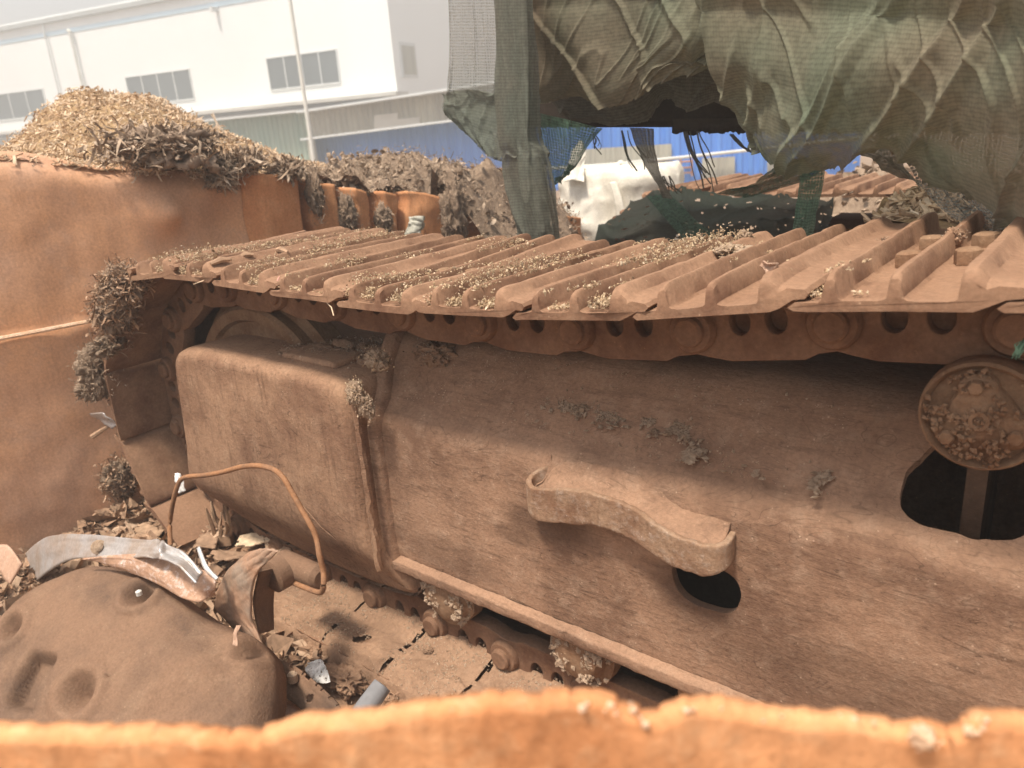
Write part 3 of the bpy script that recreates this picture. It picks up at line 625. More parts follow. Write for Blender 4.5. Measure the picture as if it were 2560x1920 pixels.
q = Wy(955, 450) + np.array([.06, 0, -.02]); clump('fibre_tuft', q, (.05, .06, .13), 900, M['felt'], 'long pale fibre tuft hanging at the right end of the ribbed wall', 'fibre tuft', 'fibre tufts in the container ribs', core=M['feltbase'], hang=.06)
# torn dark sheets over the wall's top edge
def wl(px, py, dx): return Wy(px, py) + np.array([dx, 0, 0])
def barkdisp(a): return lambda p, u, v, n: n * (a * nz(p[1] * 14, p[2] * 14, p[0] * 9) + a * .5 * math.sin(u * 21 + v * 5))
rag = lambda th: (lambda u, v, p: nz(u * 5, v * 4, th) + min(u, 1 - u, v, 1 - v) * 3.2 > .12)
o = patch('torn_sheet', [[wl(268, 330, .0), wl(300, 300, -.12), wl(345, 283, -.2), wl(400, 276, -.25), wl(430, 300, -.2)],
                         [wl(262, 348, .05), wl(300, 335, .05), wl(350, 320, .0), wl(400, 312, -.04), wl(440, 330, -.02)],
                         [wl(262, 356, .06), wl(310, 352, .08), wl(345, 350, .09), wl(400, 352, .09), wl(450, 366, .08)],
                         [wl(275, 356, .03), wl(320, 358, .07), wl(350, 372, .10), wl(400, 352, .06), wl(478, 392, .05)]], 90, 50, M['bark'], disp=barkdisp(.028), thick=.005, ragged=rag(3))
tag(o, 'crumpled torn dark sheet draped over the container edge below the chip heap', 'torn sheet')
for (px, py, rx, rz_, lab) in ((470, 376, .035, .04, 'small ragged dark scrap hanging over the flat orange wall'), (520, 350, .06, .03, 'dark bark scrap lying on the chips near the wall crease'), (610, 366, .05, .03, 'dark scrap clump on the wall top near the first rib slit')):
    q = wl(px, py, .02); clump('scrap_clump', q, (.05, rx, rz_), 260, M['felt'], lab, 'scrap clump', base=FLK, s=(.01, .03), core=M['bark'])
q = wl(345, 318, .02); clump('scrap_clump', q, (.09, .15, .055), 500, M['felt'], 'heap of dark flakes caught in the crumpled torn sheet', 'scrap clump', base=FLK, s=(.012, .035), core=M['bark'])
# paler chips trickling between the heap and wall
# rusty box container end with blue grey paint, right of the fibre heap
q0 = atX(1030, 372, -1.95); q1 = atX(1098, 372, -1.95); zt = q0[2]
rb = thing('rusty_container', (q0[0], q0[1], -1.35), 'rusty box container corner with flaking blue grey paint beside the net', 'container')
w_ = q1[1] - q0[1]
mb = MB(); mb.box((-2.6, q0[1], -1.35), (-2.02, q1[1] + .02, zt - .02)); mb.build('side_panel', M['rust'], rb, smooth=False)
mb = MB(); mb.box((-2.64, q0[1] - .03, zt - .05), (-1.95, q1[1] + .03, zt + .0)); o = mb.build('top_rail', M['link'], rb, smooth=False); bevel(o, .008)
mb = MB(); mb.box((-2.02, q0[1] + w_ * .56, -1.35), (-1.97, q0[1] + w_ * .95, zt - .05)); o = mb.build('corner_post', M['bluepaint'], rb, smooth=False); bevel(o, .006)
mb = MB(); mb.box((-2.02, q0[1] + w_ * .1, -1.35), (-2.0, q0[1] + w_ * .5, zt - .06)); mb.build('inner_panel', M['link'], rb, smooth=False)
mb = MB(); mb.box((-2.05, q1[1] + .03, -1.35), (-1.98, q1[1] + .12, zt - .25)); mb.build('orange_post', M['rustpanel'], rb, smooth=False)
# grey cloth rag on the ribbed wall
q = Wy(868, 492)
o = patch('cloth_rag', [[wl(852, 508, .05), wl(858, 480, .06), wl(862, 468, .05)], [wl(864, 506, .09), wl(870, 488, .10), wl(874, 466, .10)], [wl(880, 500, .05), wl(884, 484, .05), wl(890, 470, .04)]], 24, 24, M['greysheet'], disp=lambda p, u, v, n: n * .012 * nz(u * 3, v * 3, 1), thick=.003)
tag(o, 'small grey crumpled cloth tip poking from the orange ribbed wall above the track', 'rag')
# ------------------------------------------------------------------ the excavator: undercarriage with both tracks, and the body above
exc = thing('excavator', (0, .25, -.93), 'dusty rust brown tracked excavator undercarriage filling the view, body wrapped in netting', 'excavator')
PITCH = .195
topk = [(-1.6, -.069), (-1.381, -.067), (-1.147, -.074), (-.936, -.075), (-.736, -.073), (-.536, -.064), (-.348, -.044), (-.16, -.016), (.024, -.002), (.2, .003), (.5, -.012), (.9, -.03), (1.3, -.022)]
path = [(a, b) for a, b in zip(*[np.interp(np.linspace(0, 1, 200), np.linspace(0, 1, len(topk)), [q[i] for q in topk]) for i in (0, 1)])]
sp_ = spline([(a, b, 0) for a, b in topk], 240); path = [(p[0], p[1]) for p in sp_]
path += [(1.3 + .424 * math.cos(a), -.446 + .424 * math.sin(a)) for a in np.linspace(math.pi / 2 - .03, -math.pi / 2, 60)]
path += [(x, -.87) for x in np.linspace(1.28, -1.55, 200)]
path += [(-1.572 + .402 * math.cos(a), -.468 + .402 * math.sin(a)) for a in np.linspace(-math.pi / 2, -1.5 * math.pi + .02, 90)]
path = np.array(path); seg = np.linalg.norm(np.diff(np.vstack([path, path[:1]]), axis=0), axis=1); cum = np.concatenate([[0], np.cumsum(seg)]); LEN = cum[-1]
PP = np.vstack([path, path[:1]])
def at(s): s = s % LEN; return float(np.interp(s, cum, PP[:, 0])), float(np.interp(s, cum, PP[:, 1]))
s0 = cum[int(np.argmin(np.abs(path[:240, 0] - .024)))]
nsh = round(LEN / PITCH); PITCH = LEN / nsh
# --- track shoe (local: u = X, width = Y 0..W, up = Z)
WD = .50
def shoe_mesh(seed, W_=WD):
    rs = np.random.default_rng(seed)
    # closed profile: (u, z, grouser flag)
    pr = [(-.004, .003, 0), (.004, .009, 0), (.022, .0105, 0), (.0290, .0112, .1), (.0325, .0145, .4), (.0350, .036, 1), (.0372, .0405, 1), (.0432, .0412, 1), (.0458, .038, 1), (.0485, .0145, .4), (.052, .0112, .1), (.060, .0105, 0),
          (.087, .0105, 0), (.0925, .0112, .1), (.0955, .0145, .4), (.0980, .035, 1), (.1002, .0395, 1), (.1062, .040, 1), (.1090, .037, 1), (.1115, .0145, .4), (.115, .0112, .1), (.123, .0105, 0),
          (.150, .0105, 0), (.1555, .0112, .1), (.1585, .0145, .4), (.1610, .037, 1), (.163, .0425, 1), (.173, .0432, 1), (.177, .040, 1), (.183, .029, .4), (.193, .0255, 0), (.212, .0235, 0), (.216, .0185, 0),
          (.211, .0135, 0), (.198, .0125, 0), (.183, .004, 0), (.172, .0, 0), (.10, .0, 0), (.02, .0, 0), (.002, -.001, 0)]
    st = [(0, .55, 1), (.002, .78, 0), (.006, .88, 0), (.014, .97, 0), (.026, 1, 0)] + [(y, 1, 0) for y in np.linspace(.06, W_ - .06, 22)] + [(W_ - .026, 1, 0), (W_ - .014, .97, 0), (W_ - .006, .88, 0), (W_ - .002, .78, 0), (W_, .55, 1)]
    v = []; m = len(pr)
    wp = rs.normal(0, 1, 4)
    for (y, g, e) in st:
        ec = .0025 if e else 0
        for (u, z, gf) in pr:
            z2 = .0115 + (z - .0115) * g if z > .0115 and gf > 0 else z
            if z > .0115 and gf == 0 and u > .19: z2 = z
            if e: z2 = min(z2, .03); u2 = u
            else: u2 = u
            nn = .0007 * nz(u * 30 + seed * 3, y * 12, z * 20) + .0005 * nz(u * 120, y * 60 + seed, 2)
            if gf >= 1: nn += -.0022 * abs(nz(u * 9 + seed, y * 14, 5)) - .0008
            # bruised, thinned outer edge
            if y < .03: nn += -.003 * abs(nz(u * 22 + seed * 5, 3, 1)) * (1 - y / .03)
            yy = y + (.004 * nz(u * 25 + seed * 7, 1, 2) if y < .01 else 0)
            v.append((u2 + .0015 * nz(y * 16, u * 30 + seed, 7), yy, z2 + nn + .0022 * wp[0] * (y - W_ / 2) / W_ * 2 + .002 * wp[1] * math.sin(y * 9)))
    f = []
    n = len(st)
    for i in range(n - 1):
        for j in range(m): f.append((i * m + j, i * m + (j + 1) % m, (i + 1) * m + (j + 1) % m, (i + 1) * m + j))
    for i, rev in ((0, False), (n - 1, True)):
        # end caps: fan quads between top and bottom runs
        ring = list(range(i * m, (i + 1) * m)); f.append(tuple(ring if rev else ring[::-1]))
    me = mesh('track_shoe', v, f, M['shoe']); sharp(me, 38); return me
shoes = [shoe_mesh(k) for k in range(5)]
mb = MB()
mb.lathe((0, 0, 0), [(.0165, 0), (.0165, .012), (.0155, .016), (.011, .0185)], 'Z', 6, 0); bolt_me = mesh('bolt', mb.v, mb.f, M['roller'], True); sharp(bolt_me, 30)
# --- link plate (local; hangs under the shoe, Z negative)
oval = lambda cx, cz, a, b: [(cx + a * math.cos(t), cz + b * math.sin(t)) for t in np.linspace(0, 2 * math.pi, 17)[:-1]]
outl = arc(.0, -.05, .034, 95, 262, 12) + [(.02, -.090), (.05, -.096), (.15, -.096), (.168, -.088)] + arc(.187, -.052, .034, -80, 85, 12) + [(.165, -.004), (.03, -.004)]
_bk = None
link_me = extr2d(outl, [oval(.068, -.042, .017, .022), oval(.118, -.042, .017, .022)], .034, .002); 
import bmesh as _bm
_b = _bm.new(); _b.from_mesh(link_me); _vs = [_b.verts.new(q) for q in [(x, y, z) for y in (.004, .010) for (x, z) in ((.045, -.07), (.142, -.07), (.142, -.012), (.045, -.012))]]
for q in ((0, 1, 2, 3), (7, 6, 5, 4), (0, 4, 5, 1), (1, 5, 6, 2), (2, 6, 7, 3), (3, 7, 4, 0)): _b.faces.new([_vs[i] for i in q])
_b.to_mesh(link_me); _b.free(); link_me.name = 'track_link'; link_me.materials.clear(); link_me.materials.append(M['link']); sharp(link_me, 30)
mb = MB(); mb.lathe((0, -.03, -.05), [(.034, .028), (.034, .004), (.030, -.002), (.0225, -.003), (.0215, -.010), (.018, -.013)], 'Y', 24)
pin_me = mesh('track_pin', mb.v, mb.f, M['link']); sharp(pin_me, 40)
def pose(x, z, ang, y=0): return Matrix.Translation((x, y, z)) @ Matrix.Rotation(ang, 4, 'Y')
def track(y0, mirror, full):
    for k in range(nsh):
        s = s0 + k * PITCH * (LEN / PITCH / nsh if False else 1)
        x, z = at(s); x2, z2 = at(s + PITCH * .9)
        ang = math.atan2(-(z2 - z), x2 - x)
        if not full and (abs(ang) > 2.2 and x > -1.4): continue
        jit = rng.normal(0, 1, 3)
        o = link('track_shoe', shoes[k % 5], exc); o.matrix_basis = pose(x, z, ang + jit[0] * .006, y0) @ Matrix.Rotation(jit[1] * .003, 4, 'Z')
        vis = full and (x < .35)
        if full:
            top = abs(ang) < .5
            if top and -1.3 < x < .3:
                for (u, yy) in ((.074, .195), (.074, .315), (.135, .205), (.135, .325)):
                    if x < -.5 and yy > .3: continue
                    b = link('bolt', bolt_me, None); b.parent = o; b.matrix_basis = Matrix.Translation((u, yy, .010)) @ Matrix.Rotation(rng.uniform(0, 1), 4, 'Z')
        for yy in ((y0 + .165), (y0 + .335)):
            if yy > .2 and full and x > -1.2 and abs(ang) < .3 and x < .3: pass
            l = link('track_link', link_me, exc); l.matrix_basis = pose(x, z, ang, yy)
            if yy < .2 and full:
                p = link('track_pin', pin_me, None); p.parent = l; p.matrix_basis = Matrix.Translation((0, .002, 0))
track(0.0, False, True)
# --- track frame: folded steel box with rounded shoulder
prof = [(.118, -.668), (.108, -.655), (.106, -.60), (.105, -.50), (.105, -.42), (.106, -.375)] + [(.166 + .06 * math.cos(a), -.365 + .06 * math.sin(a)) for a in np.linspace(math.pi, math.pi - .95, 8)[1:]] + \
       [(.150, -.290), (.175, -.255), (.20, -.222), (.222, -.197)] + [(.25, -.182), (.30, -.176), (.40, -.176), (.46, -.20), (.48, -.24), (.48, -.66), (.46, -.668)]
XS = np.linspace(-1.055, 1.15, 240)
v = []; f = []; PR = []
for i in range(len(prof) - 1):
    a = np.array(prof[i]); b = np.array(prof[i + 1]); n = max(1, int(np.linalg.norm(b - a) / .014))
    for k in range(n): PR.append(a + (b - a) * k / n)
PR.append(np.array(prof[-1])); m = len(PR)
for x in XS:
    for (y, z) in PR:
        bump_ = .0022 * nz(x * 5, y * 5 + z * 5, 3) + .0011 * nz(x * 24, z * 24, y * 24)
        on = 1 if y < .2 else 1
        shade = ss(-.36, -.28, z)
        yy = y - bump_ - shade * .0035 * max(0, nz(x * 14, z * 14, y * 14)) * 1.4
        zz = z + shade * (.004 * max(0, nz(x * 17, z * 17, y * 17 + 4)))
        # a shallow dish where the carrier roller bracket sits
        v.append((x, yy, zz))
for i in range(len(XS) - 1):
    for j in range(m - 1): f.append((i * m + j, (i + 1) * m + j, (i + 1) * m + j + 1, i * m + j + 1))
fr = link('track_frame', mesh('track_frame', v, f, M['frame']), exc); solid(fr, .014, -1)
# openings are cut with prisms
def prism(pts3, d, t0, t1):
    d = np.array(d, float); n = len(pts3); a = [np.array(p) + d * t0 for p in pts3]; b = [np.array(p) + d * t1 for p in pts3]
    me = mesh('cut', a + b, [tuple(range(n))[::-1], tuple(range(n, 2 * n))] + [(i, (i + 1) % n, n + (i + 1) % n, n + i) for i in range(n)], None, False)
    import bmesh
    bm = bmesh.new(); bm.from_mesh(me); bmesh.ops.recalc_face_normals(bm, faces=bm.faces); bm.to_mesh(me); bm.free()
    return link('cut', me)
slot_px = [(1452, 1226), (1470, 1217), (1500, 1214), (1535, 1221), (1570, 1236), (1592, 1256), (1601, 1282), (1597, 1302), (1585, 1321), (1560, 1324), (1530, 1316), (1500, 1306), (1473, 1287), (1457, 1260)]
def closed(P, k=6):
    P = [np.array(p, float) for p in P]; n = len(P); o_ = []
    for i in range(n):
        a, b, c_, d_ = P[i - 1], P[i], P[(i + 1) % n], P[(i + 2) % n]
        for j in range(k): u = j / k; o_.append(.5 * (2 * b + (c_ - a) * u + (2 * a - 5 * b + 4 * c_ - d_) * u * u + (3 * b - a - 3 * c_ + d_) * u ** 3))
    return o_
c1 = prism([atY(a, b, .105) for a, b in closed(slot_px)], (0, 1, 0), -.1, .1)
# slope plane through the shoulder: normal
sn = np.array([0, -.60, .80]); sn = sn / np.linalg.norm(sn); sp0 = np.array([0, .175, -.255])
hole_px = [(1992, 990), (1958, 1018), (1943, 1062), (1950, 1092), (1985, 1116), (2050, 1132), (2110, 1149), (2170, 1152), (2205, 1146), (2240, 1120), (2300, 1060), (2330, 950), (2280, 900), (2150, 900), (2060, 940)]
hp = [atP(a + 2.2 * nz(i * .3, 4), b + 2.2 * nz(i * .3, 9), sp0, sn) for i, (a, b) in enumerate(closed(hole_px))]
c2 = prism(hp, sn, -.12, .25)
for c_ in (c1, c2):
    md = fr.modifiers.new('h', 'BOOLEAN'); md.operation = 'DIFFERENCE'; md.object = c_; md.solver = 'EXACT'
bake(fr)
for c_ in (c1, c2): bpy.data.objects.remove(c_)
sharp(fr.data, 40)
# lower flange, proud of the frame face
v = []; f = []
pf = [(.107, -.644), (.0925, -.649), (.0905, -.6505), (.090, -.653), (.090, -.669), (.0915, -.672), (.128, -.672)]
for i, x in enumerate(np.linspace(-1.045, 1.15, 260)):
    for (y, z) in pf: v.append((x, y + .0016 * nz(x * 24, z * 50, 2) + .0012 * nz(x * 90, z * 90, 2), z + .0014 * nz(x * 16, y * 30, 5) + .001 * nz(x * 110, y * 90, 5) - (.01 * (1 - ss(-1.045, -.99, x)))))
for i in range(259):
    for j in range(6): f.append((i * 7 + j, (i + 1) * 7 + j, (i + 1) * 7 + j + 1, i * 7 + j + 1))
f.append((0, 1, 2, 3, 4, 5, 6))
o = link('bottom_flange', mesh('bottom_flange', v, f, M['frame']), exc)
# inner floor and web seen through the openings
mb = MB(); mb.box((-.16, .13, -.50), (1.1, .46, -.485)); mb.build('inner_floor', M['link'], exc, smooth=False)
mb = MB(); mb.box((-1.0, .40, -.65), (1.1, .415, -.2)); mb.build('inner_web', M['link'], exc, smooth=False)
mb = MB(); mb.box((-1.0, .20, -.64), (-.2, .212, -.36)); mb.build('slot_shade_panel', M['dark'], exc, smooth=False)  # dark panel added behind the slot, standing in for the shade inside
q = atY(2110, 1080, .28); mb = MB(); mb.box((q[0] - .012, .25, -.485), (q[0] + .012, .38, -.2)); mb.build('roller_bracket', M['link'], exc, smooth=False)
# end collar of the frame (lip where the guard meets it)
v = []; f = []; rg = []
for i, (y, z) in enumerate(PR):
    if i == 0: t = PR[1] - PR[0]
    else: t = PR[min(i + 1, m - 1)] - PR[i - 1]
    nn = np.array([-t[1], t[0]]); nn /= np.linalg.norm(nn) + 1e-9
    if nn[0] > 0 and z < -.2 and y < .3: nn = -nn if nn[0] > 0 else nn
    rg.append(nn)
lim = [i for i, (y, z) in enumerate(PR) if z > -.66 and y < .42]
cs = [(-1.064, .0), (-1.064, .012), (-1.058, .017), (-1.040, .018), (-1.030, .013), (-1.026, .0)]
for i in lim:
    y, z = PR[i]; n_ = rg[i]; n_ = n_ if (n_[0] < 0 or n_[1] > 0) else -n_
    for (x, h) in cs: v.append((x + .003 * nz(z * 12, y * 9, 3) - .03 * ss(-.33, -.2, z) + .02, y + n_[0] * h, z + n_[1] * h))
for i in range(len(lim) - 1):
    for j in range(5): f.append((i * 6 + j, i * 6 + j + 1, (i + 1) * 6 + j + 1, (i + 1) * 6 + j))
o = link('frame_collar', mesh('frame_collar', v, f, M['frame']), exc)
# --- idler guard: rounded box ahead of the frame
gp = [(405, 770), (640, 775), (750, 850), (790, 900), (800, 1220), (860, 1290), (700, 1240), (520, 1150), (440, 1060), (415, 940), (405, 830)]
def ring(pts, k=9):
    P = [np.array(p) for p in pts]; n = len(P); out = []
    for i in range(n):
        a, b, c_, d_ = P[i - 1], P[i], P[(i + 1) % n], P[(i + 2) % n]
        for j in range(k):
            t = j / k; out.append(b + (c_ - b) * t)
    return out
base = [(-1.655, -.262), (-1.60, -.252), (-1.45, -.248), (-1.30, -.247), (-1.16, -.247), (-1.095, -.250), (-1.05, -.264), (-1.034, -.292), (-1.03, -.335), (-1.03, -.45), (-1.03, -.60), (-1.01, -.66), (-.975, -.725), (-1.0, -.752), (-1.10, -.762), (-1.25, -.766), (-1.42, -.764), (-1.58, -.752), (-1.70, -.71), (-1.75, -.62), (-1.73, -.52), (-1.715, -.42), (-1.70, -.32), (-1.685, -.28)]
out = []
nb_ = len(base)
B3 = [np.array([a, b, 0]) for a, b in base]
for i in range(nb_):
    p0_, p1_, p2_, p3_ = B3[i - 1], B3[i], B3[(i + 1) % nb_], B3[(i + 2) % nb_]
    kk = max(2, int(np.linalg.norm(p2_ - p1_) / .012))
    for j in range(kk):
        u = j / kk; q = .5 * (2 * p1_ + (p2_ - p0_) * u + (2 * p0_ - 5 * p1_ + 4 * p2_ - p3_) * u * u + (3 * p1_ - p0_ - 3 * p2_ + p3_) * u ** 3); out.append(q[:2])
out = np.array(out); cen = np.array([-1.37, -.48])
tn = np.roll(out, -1, 0) - np.roll(out, 1, 0); nn = np.stack([tn[:, 1], -tn[:, 0]], 1); nn /= np.linalg.norm(nn, axis=1, keepdims=True)
if np.dot(nn[0], out[0] - cen) < 0: nn = -nn
rings = []   # (inset, y)
for k in range(8):
    a = k / 7 * math.pi / 2; rings.append((.028 * (1 - math.sin(a)), .05 + .032 * (1 - math.cos(a))))
rings += [(0, .12), (0, .18), (0, .25), (0, .33), (0, .42), (.0, .46)]
v = []; f = []
inner = []
NO = len(out)
def gd(x, y, z): return .003 * nz(x * 4, z * 4, y * 4) + .0012 * nz(x * 20, z * 20, y * 20)
# the face: concentric rings toward the centre
faceR = [.12, .3, .5, .7, .85, .95]
v.append((cen[0], .05, cen[1]))
for t in faceR:
    e = out - nn * .028
    for q in e:
        p = cen + (q - cen) * t; lowdip = .030 * ss(-.60, -.70, p[1]) if False else 0
        v.append((p[0], .05 - gd(p[0], 0, p[1]) + .062 * ss(-.605, -.75, p[1]) , p[1]))
for (ins, y) in rings:
    for q, n_ in zip(out, nn):
        p = q - n_ * ins; v.append((p[0], y + .062 * ss(-.605, -.75, p[1]) * (y < .1), p[1] + gd(p[0], y, p[1])))
for j in range(NO): f.append((0, 1 + (j + 1) % NO, 1 + j))
tot = len(faceR) + len(rings)
for i in range(tot - 1):
    for j in range(NO): f.append((1 + i * NO + j, 1 + i * NO + (j + 1) % NO, 1 + (i + 1) * NO + (j + 1) % NO, 1 + (i + 1) * NO + j))
gd_o = link('idler_guard', mesh('idler_guard', v, f, M['cover']), exc)
mb = MB()   # narrow weld seam strip down the right edge of the guard
pts = [(-1.022, .062, z) for z in np.linspace(-.29, -.66, 40)]
mb.tube([(x + .003 * nz(z * 20, 1), y + .003 * nz(z * 26, 4), z) for x, y, z in pts], .008, 6); mb.build('weld_seam', M['cover'], gd_o)
mb = MB(); mb.box((-1.30, .10, -.252), (-1.12, .19, -.235)); o = mb.build('wear_pad', M['cover'], gd_o); bevel(o, .008, 3)
# --- idler wheel between the links
idl = MB(); ic = (-1.54, 0, -.470)
idl.lathe((ic[0], .20, ic[2]), [(.04, -.06), (.10, -.06), (.12, -.03), (.20, .0), (.255, .0), (.262, -.012), (.288, -.014), (.296, -.006), (.296, .02), (.325, .025), (.325, .075), (.296, .08), (.296, .10), (.255, .105), (.10, .11)], 'Y', 72)
iw = idl.build('idler_wheel', M['roller'], exc, ang=30)
mb = MB(); mb.lathe((ic[0], .13, ic[2]), [(.03, -.005), (.055, 0), (.06, .02)], 'Y', 24); mb.build('hub', M['roller'], iw)
# sprocket at the far right end
mb = MB(); sc0 = (1.3, .25, -.446); pr_ = []
for i in range(46):
    pass
n = 168; vv = []; ff = []
for (rad, y) in ((.05, -.05), (.24, -.03), (1, -.03), (1, .03), (.24, .03), (.05, .05)):
    for k in range(n):
        a = 2 * math.pi * k / n; r = rad if rad < 1 else .315 + .022 * math.cos(a * 21)
        vv.append((sc0[0] + r * math.cos(a), sc0[1] + y, sc0[2] + r * math.sin(a)))
for i in range(5):
    for k in range(n): ff.append((i * n + k, i * n + (k + 1) % n, (i + 1) * n + (k + 1) % n, (i + 1) * n + k))
ff.append(tuple(range(n))[::-1]); ff.append(tuple(5 * n + k for k in range(n))); mb.add(vv, ff); mb.build('drive_sprocket', M['roller'], exc)
# --- carrier roller
rc = (0.004, 0, -.146)
mb = MB(); mb.lathe((rc[0], .1, rc[2]), [(.054, .012), (.056, .004), (.0595, .0), (.0625, .003), (.0635, .010), (.0635, .03), (.060, .035), (.057, .04), (.057, .16), (.062, .17), (.062, .19), (.05, .2)], 'Y', 64)
cro = mb.build('carrier_roller', M['roller'], exc, ang=35)
mb = MB()
# three-lobed cap
n = 90; vv = []; ff = []
lob = lambda a: .038 + .0125 * max(0, math.cos((a - math.radians(100)) * 3)) ** .6 - .004 * max(0, -math.cos((a - math.radians(100)) * 3))
for (k_, h) in ((1.0, .012), (1.0, -.002), (.93, -.006), (.62, -.008), (.42, -.010), (.33, -.010), (.30, -.013), (.18, -.013), (.15, -.010), (.06, -.010), (.04, -.014)):
    for k in range(n):
        a = 2 * math.pi * k / n; r = lob(a) * k_ if k_ > .5 else .034 * k_ * 1.0
        vv.append((rc[0] + r * math.cos(a) + .0006 * nz(a * 3, k_ * 9), .1 + h + .0012 * nz(math.cos(a) * r * 90, math.sin(a) * r * 90, 4), rc[2] + r * math.sin(a)))
for i in range(10):
    for k in range(n): ff.append((i * n + k, i * n + (k + 1) % n, (i + 1) * n + (k + 1) % n, (i + 1) * n + k))
ff.append(tuple(10 * n + k for k in range(n))); mb.add(vv, ff); cap = mb.build('hub_cap', M['roller'], cro, ang=45)
for a in (100, 220, 340):
    a = math.radians(a); mb = MB(); mb.lathe((rc[0] + .038 * math.cos(a), .09, rc[2] + .038 * math.sin(a)), [(.0085, .004), (.0085, -.004), (.007, -.006)], 'Y', 6)
    mb.build('bolt', M['roller'], cro)
n = 520; a_ = rng.uniform(0, 2 * math.pi, n); r_ = .056 * np.sqrt(rng.uniform(0, 1, n)); P = np.stack([rc[0] + r_ * np.cos(a_), np.full(n, .098) - .010 * (r_ < .045) + rng.normal(0, .001, n), rc[2] + r_ * np.sin(a_)], 1)
P = P[[nz(p[0] * 30, p[2] * 30, 4) > .02 for p in P]]
scatter('caked_dirt', P, None, OCT, rng.uniform(.0012, .0048, len(P)), M['roller'], cro)
mb = MB(); mb.tube([(rc[0], .28, rc[2]), (rc[0], .36, rc[2] - .01)], .03, 16); mb.build('axle', M['link'], cro)
# --- bottom rollers
for (px, py) in ((982, 1268), (1268, 1382), (1560, 1500), (1900, 1640)):
    q = atY(px, py, .15); x = q[0]
    mb = MB(); mb.lathe((x, .10, -.715), [(.02, .008), (.045, .01), (.052, .016), (.056, .026), (.068, .03), (.068, .06), (.058, .065), (.058, .2), (.068, .21), (.068, .26), (.04, .27)], 'Y', 48, .05)
    mb.v = [(a + .006 * nz(a * 18, b * 18, c * 18), b + .005 * nz(a * 22, b * 18, c * 22 + 4), c + .006 * nz(a * 18 + 7, b * 18, c * 18)) for a, b, c in mb.v]
    r_ = mb.build('bottom_roller', M['roller'], exc)
    n = 420; a_ = rng.uniform(0, 2 * math.pi, n); rr_ = .066 * np.sqrt(rng.uniform(0.05, 1, n)); P = np.stack([x + rr_ * np.cos(a_), .116 + .016 * (rr_ > .055) - .004 + rng.normal(0, .002, n), -.715 + rr_ * np.sin(a_)], 1)
    P = P[[nz(p[0] * 22, p[2] * 22, 4) > -.15 for p in P]]
    scatter('caked_dirt', P, None, OCT, rng.uniform(.002, .009, len(P)), M['lump'], r_)
# --- step bracket: bent bar welded on the frame side
zt_ = -.362
tp = [(1190, 1003), (1158, 1020), (1150, 1040), (1170, 1052), (1230, 1052), (1300, 1066), (1370, 1092), (1430, 1133), (1480, 1158), (1530, 1172), (1562, 1166), (1578, 1140)]
bp_ = [(1190, 1060), (1160, 1085), (1150, 1102), (1170, 1120), (1235, 1127), (1300, 1132), (1370, 1160), (1430, 1200), (1480, 1226), (1530, 1238), (1565, 1222), (1578, 1190)]
TP = []
for i, (a, b) in enumerate(tp):
    q = atZ(a, b, zt_); q[1] = min(.108, max(-.02, q[1])); TP.append(q)
xs = [q[0] for q in TP]
dep = [.112, .096, .084, .079, .079, .082, .082, .076, .072, .072, .082, .112]
TP = []; BP = []
for i, (a, b) in enumerate(tp):
    q = atY(a, b, dep[i]); TP.append(q)
    q2 = atY(bp_[i][0], bp_[i][1], dep[i]); q2 = np.array([q[0] + (q2[0] - q[0]) * .3, q2[1], q2[2]]); BP.append(q2)
TS = spline(TP, 110); BS = spline(BP, 110)
v = []; f = []; nr = 9
for i in range(110):
    for j in range(nr):
        t = j / (nr - 1); p = TS[i] * (1 - t) + BS[i] * t
        w_ = .0018 * nz(p[0] * 30, p[2] * 30, 3) + .001 * nz(p[0] * 90, p[2] * 90, 5)
        v.append((p[0], p[1] + w_, p[2] + (.003 * nz(p[0] * 45, 3, 8) if j in (0, nr - 1) else 0)))
for i in range(109):
    for j in range(nr - 1): f.append((i * nr + j, i * nr + j + 1, (i + 1) * nr + j + 1, (i + 1) * nr + j))
M['bracket'] = rusty('scraped_bracket_steel', c3(.31, .20, .13), c3(.21, .115, .07), c3(.40, .32, .26), sc=13, bump=.5, streak=.4, stdir=(1, 1, .2), dustup=.4, patchy=.9)
br = link('step_bracket', mesh('step_bracket', v, f, M['bracket']), exc); solid(br, .010, 1); bevel(br, .003, 2, 50)
# dirt lodged between the bracket and the frame
v = []; f = []
for i in range(110):
    for j in range(10):
        t = j / 9; p = TS[i]; y = (p[1] - .003) * (1 - t) + .114 * t
        v.append((p[0], y, p[2] - .004 + .034 * t ** 1.5 + .004 * nz(p[0] * 40, y * 40, 3) - .02 * math.exp(-((p[0] - TS[8][0]) / .02) ** 2)))
for i in range(109):
    for j in range(9): f.append((i * 10 + j, (i + 1) * 10 + j, (i + 1) * 10 + j + 1, i * 10 + j + 1))
link('lodged_dirt', mesh('lodged_dirt', v, f, M['frame']), br)
# --- second track, far side, and car body with slewing deck
for p_ in list(exc.children):
    pass
far = 2.0
def far_track():
    for k in range(nsh):
        x, z = at(s0 + k * PITCH); x2, z2 = at(s0 + k * PITCH + PITCH * .9); ang = math.atan2(-(z2 - z), x2 - x)
        o = link('track_shoe', shoes[(k + 2) % 5], exc); o.matrix_basis = pose(x + .25, z - .05, ang, far)
far_track()
o = link('far_frame', fr.data, exc); o.matrix_basis = Matrix.Translation((.25, far - .02, -.05)); o.name = 'track_frame'
mb = MB(); mb.box((-.5, .47, -.60), (1.6, 2.16, -.30)); o = mb.build('car_body', M['link'], exc); bevel(o, .03)
mb = MB(); mb.lathe((.55, 1.3, 0), [(.48, -.30), (.48, .02), (.55, .05), (.55, .14)], 'Z', 60); mb.build('slew_ring', M['dark'], exc)
